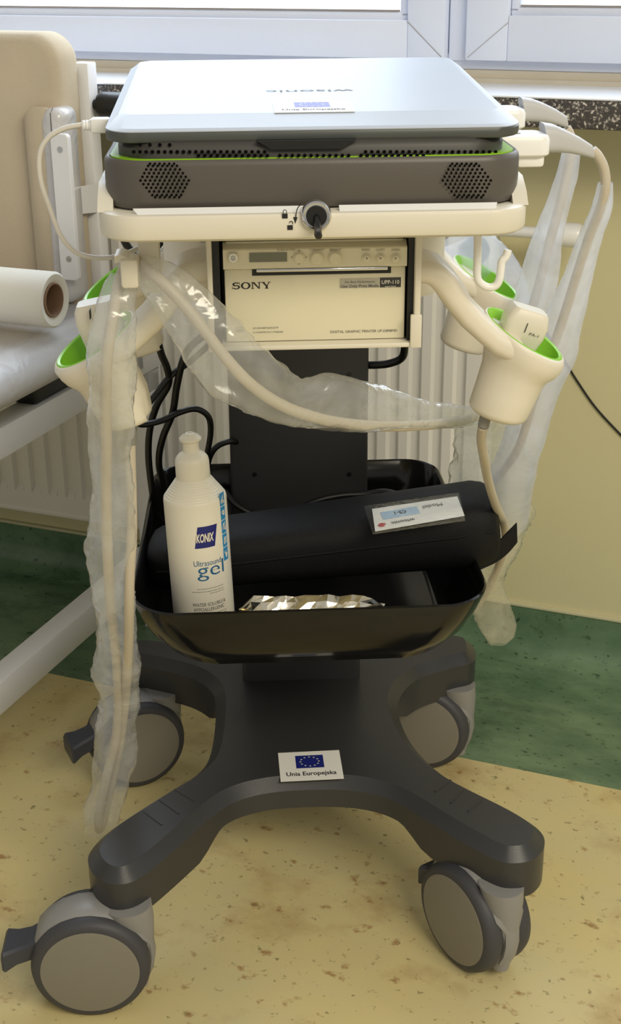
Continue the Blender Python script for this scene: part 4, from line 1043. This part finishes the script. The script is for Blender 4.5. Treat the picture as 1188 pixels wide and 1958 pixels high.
sleeve('cable_sleeve', 'crumpled clear sleeve hanging behind the basket at the right, ending in a ragged tip',
 [(945,800,.22,.045),(930,850,.26,.080),(940,920,.29,.100),(950,990,.31,.088),(950,1045,.33,.056),(935,1110,.35,.036),(940,1160,.365,.040),(952,1205,.37,.044),(950,1232,.372,.022)], 'yellow_film', 5, .26, .3)
sleeve('cable_sleeve', 'loose film gathered behind the rear right holder beneath the tray',
 [(880,452,.30,.055),(900,500,.31,.075),(930,540,.32,.080),(965,590,.32,.065),(985,650,.31,.040)], 'milky_film', 6, .08, .3)

# --- white plug cable at the left
wc = thing('plug_cable', 'thin white cable plugged into the left side of the machine, looping down behind the hook', 'cable', FC, tuple(P(75,330,.06)))
pg = P(188,238,.055)
m = MB(); m.box(pg.x-.006, pg.x+.010, pg.y-.007, pg.y+.007, pg.z-.0065, pg.z+.0055, .002); m.lathe([(.0045,0),(.0048,.002),(.0038,.003),(.0046,.0045),(.0036,.0055),(.0044,.007),(.0034,.0085)], Matrix.Translation((pg.x-.005,pg.y,pg.z-.0005)) @ RT(-pi/2,'Y'), 18)
part('plug', m, 'white_plastic', wc)
m = MB(); m.tube(pth([(176,238,.055),(150,240,.055),(120,247,.055),(92,264,.055),(76,295,.055),(78,345,.055),(96,400,.055),(116,450,.055),(145,482,.055),(185,493,.055),(225,490,.06),(262,476,.09),(290,462,.11)]), .0022, 10, 6); part('cord', m, 'cable_white', wc, 60)

# --- black power cords
def cord(label, pts, r=.0042, name='power_cord', group='black power cords behind the cart'):
    pp_ = pth(pts); m = MB(); m.tube(pp_, r, 10, 6); b = pp_[len(pp_)//2]
    return single(name, m, 'black_rubber', FC, tuple(b), label, 'cord', group, ang=60)
cord('black cord dropping from behind the left holder, leftmost beside the basket', [(300,640,.33),(308,675,.34),(320,705,.35),(322,735,.36),(300,775,.37),(287,820,.38),(284,870,.385),(290,930,.39),(298,975,.40),(320,1010,.41)])
cord('black cord crossing down to the basket just right of the leftmost one', [(410,628,.345),(385,645,.345),(360,668,.348),(348,695,.35),(338,740,.36),(330,790,.37),(312,835,.38),(304,875,.39),(308,910,.40),(325,960,.41),(350,990,.42)])
cord('black cord making a hooked bend left and a hump right behind the gel bottle', [(405,655,.36),(365,690,.36),(325,720,.355),(300,752,.35),(278,780,.345),(262,802,.345),(272,812,.35),(310,804,.355),(345,788,.36),(375,782,.365),(398,796,.37),(403,825,.375),(396,870,.38),(388,905,.39),(385,960,.40)], .0036)
cord('short black cord curving out from the left edge of the dark column', [(455,846,.405),(440,844,.392),(418,852,.39),(404,868,.39),(397,895,.395),(398,950,.41)], .0036)
cord('black cord looping beneath the printer housing right of the column', [(772,640,.36),(774,665,.37),(768,685,.38),(745,695,.39),(718,698,.40),(690,698,.42)], .0046)
cord('black cord lying in the basket right of the column base', [(560,985,.385),(600,960,.385),(650,948,.39),(700,945,.392),(735,940,.39),(765,948,.385),(790,965,.37),(810,985,.35)], .0040)
cord('black cord lying in the basket left of the column base', [(430,940,.40),(455,968,.385),(490,984,.38),(540,984,.375),(600,980,.37),(650,985,.36)], .0040)
cord('black cord bending into view beneath the tray left edge', [(232,440,.25),(240,465,.25),(256,485,.25),(275,500,.24),(300,510,.23)], .0040)
cord('short black cord emerging beside the left tray post', [(316,445,.26),(310,460,.26),(300,475,.26),(292,500,.26)], .0036)
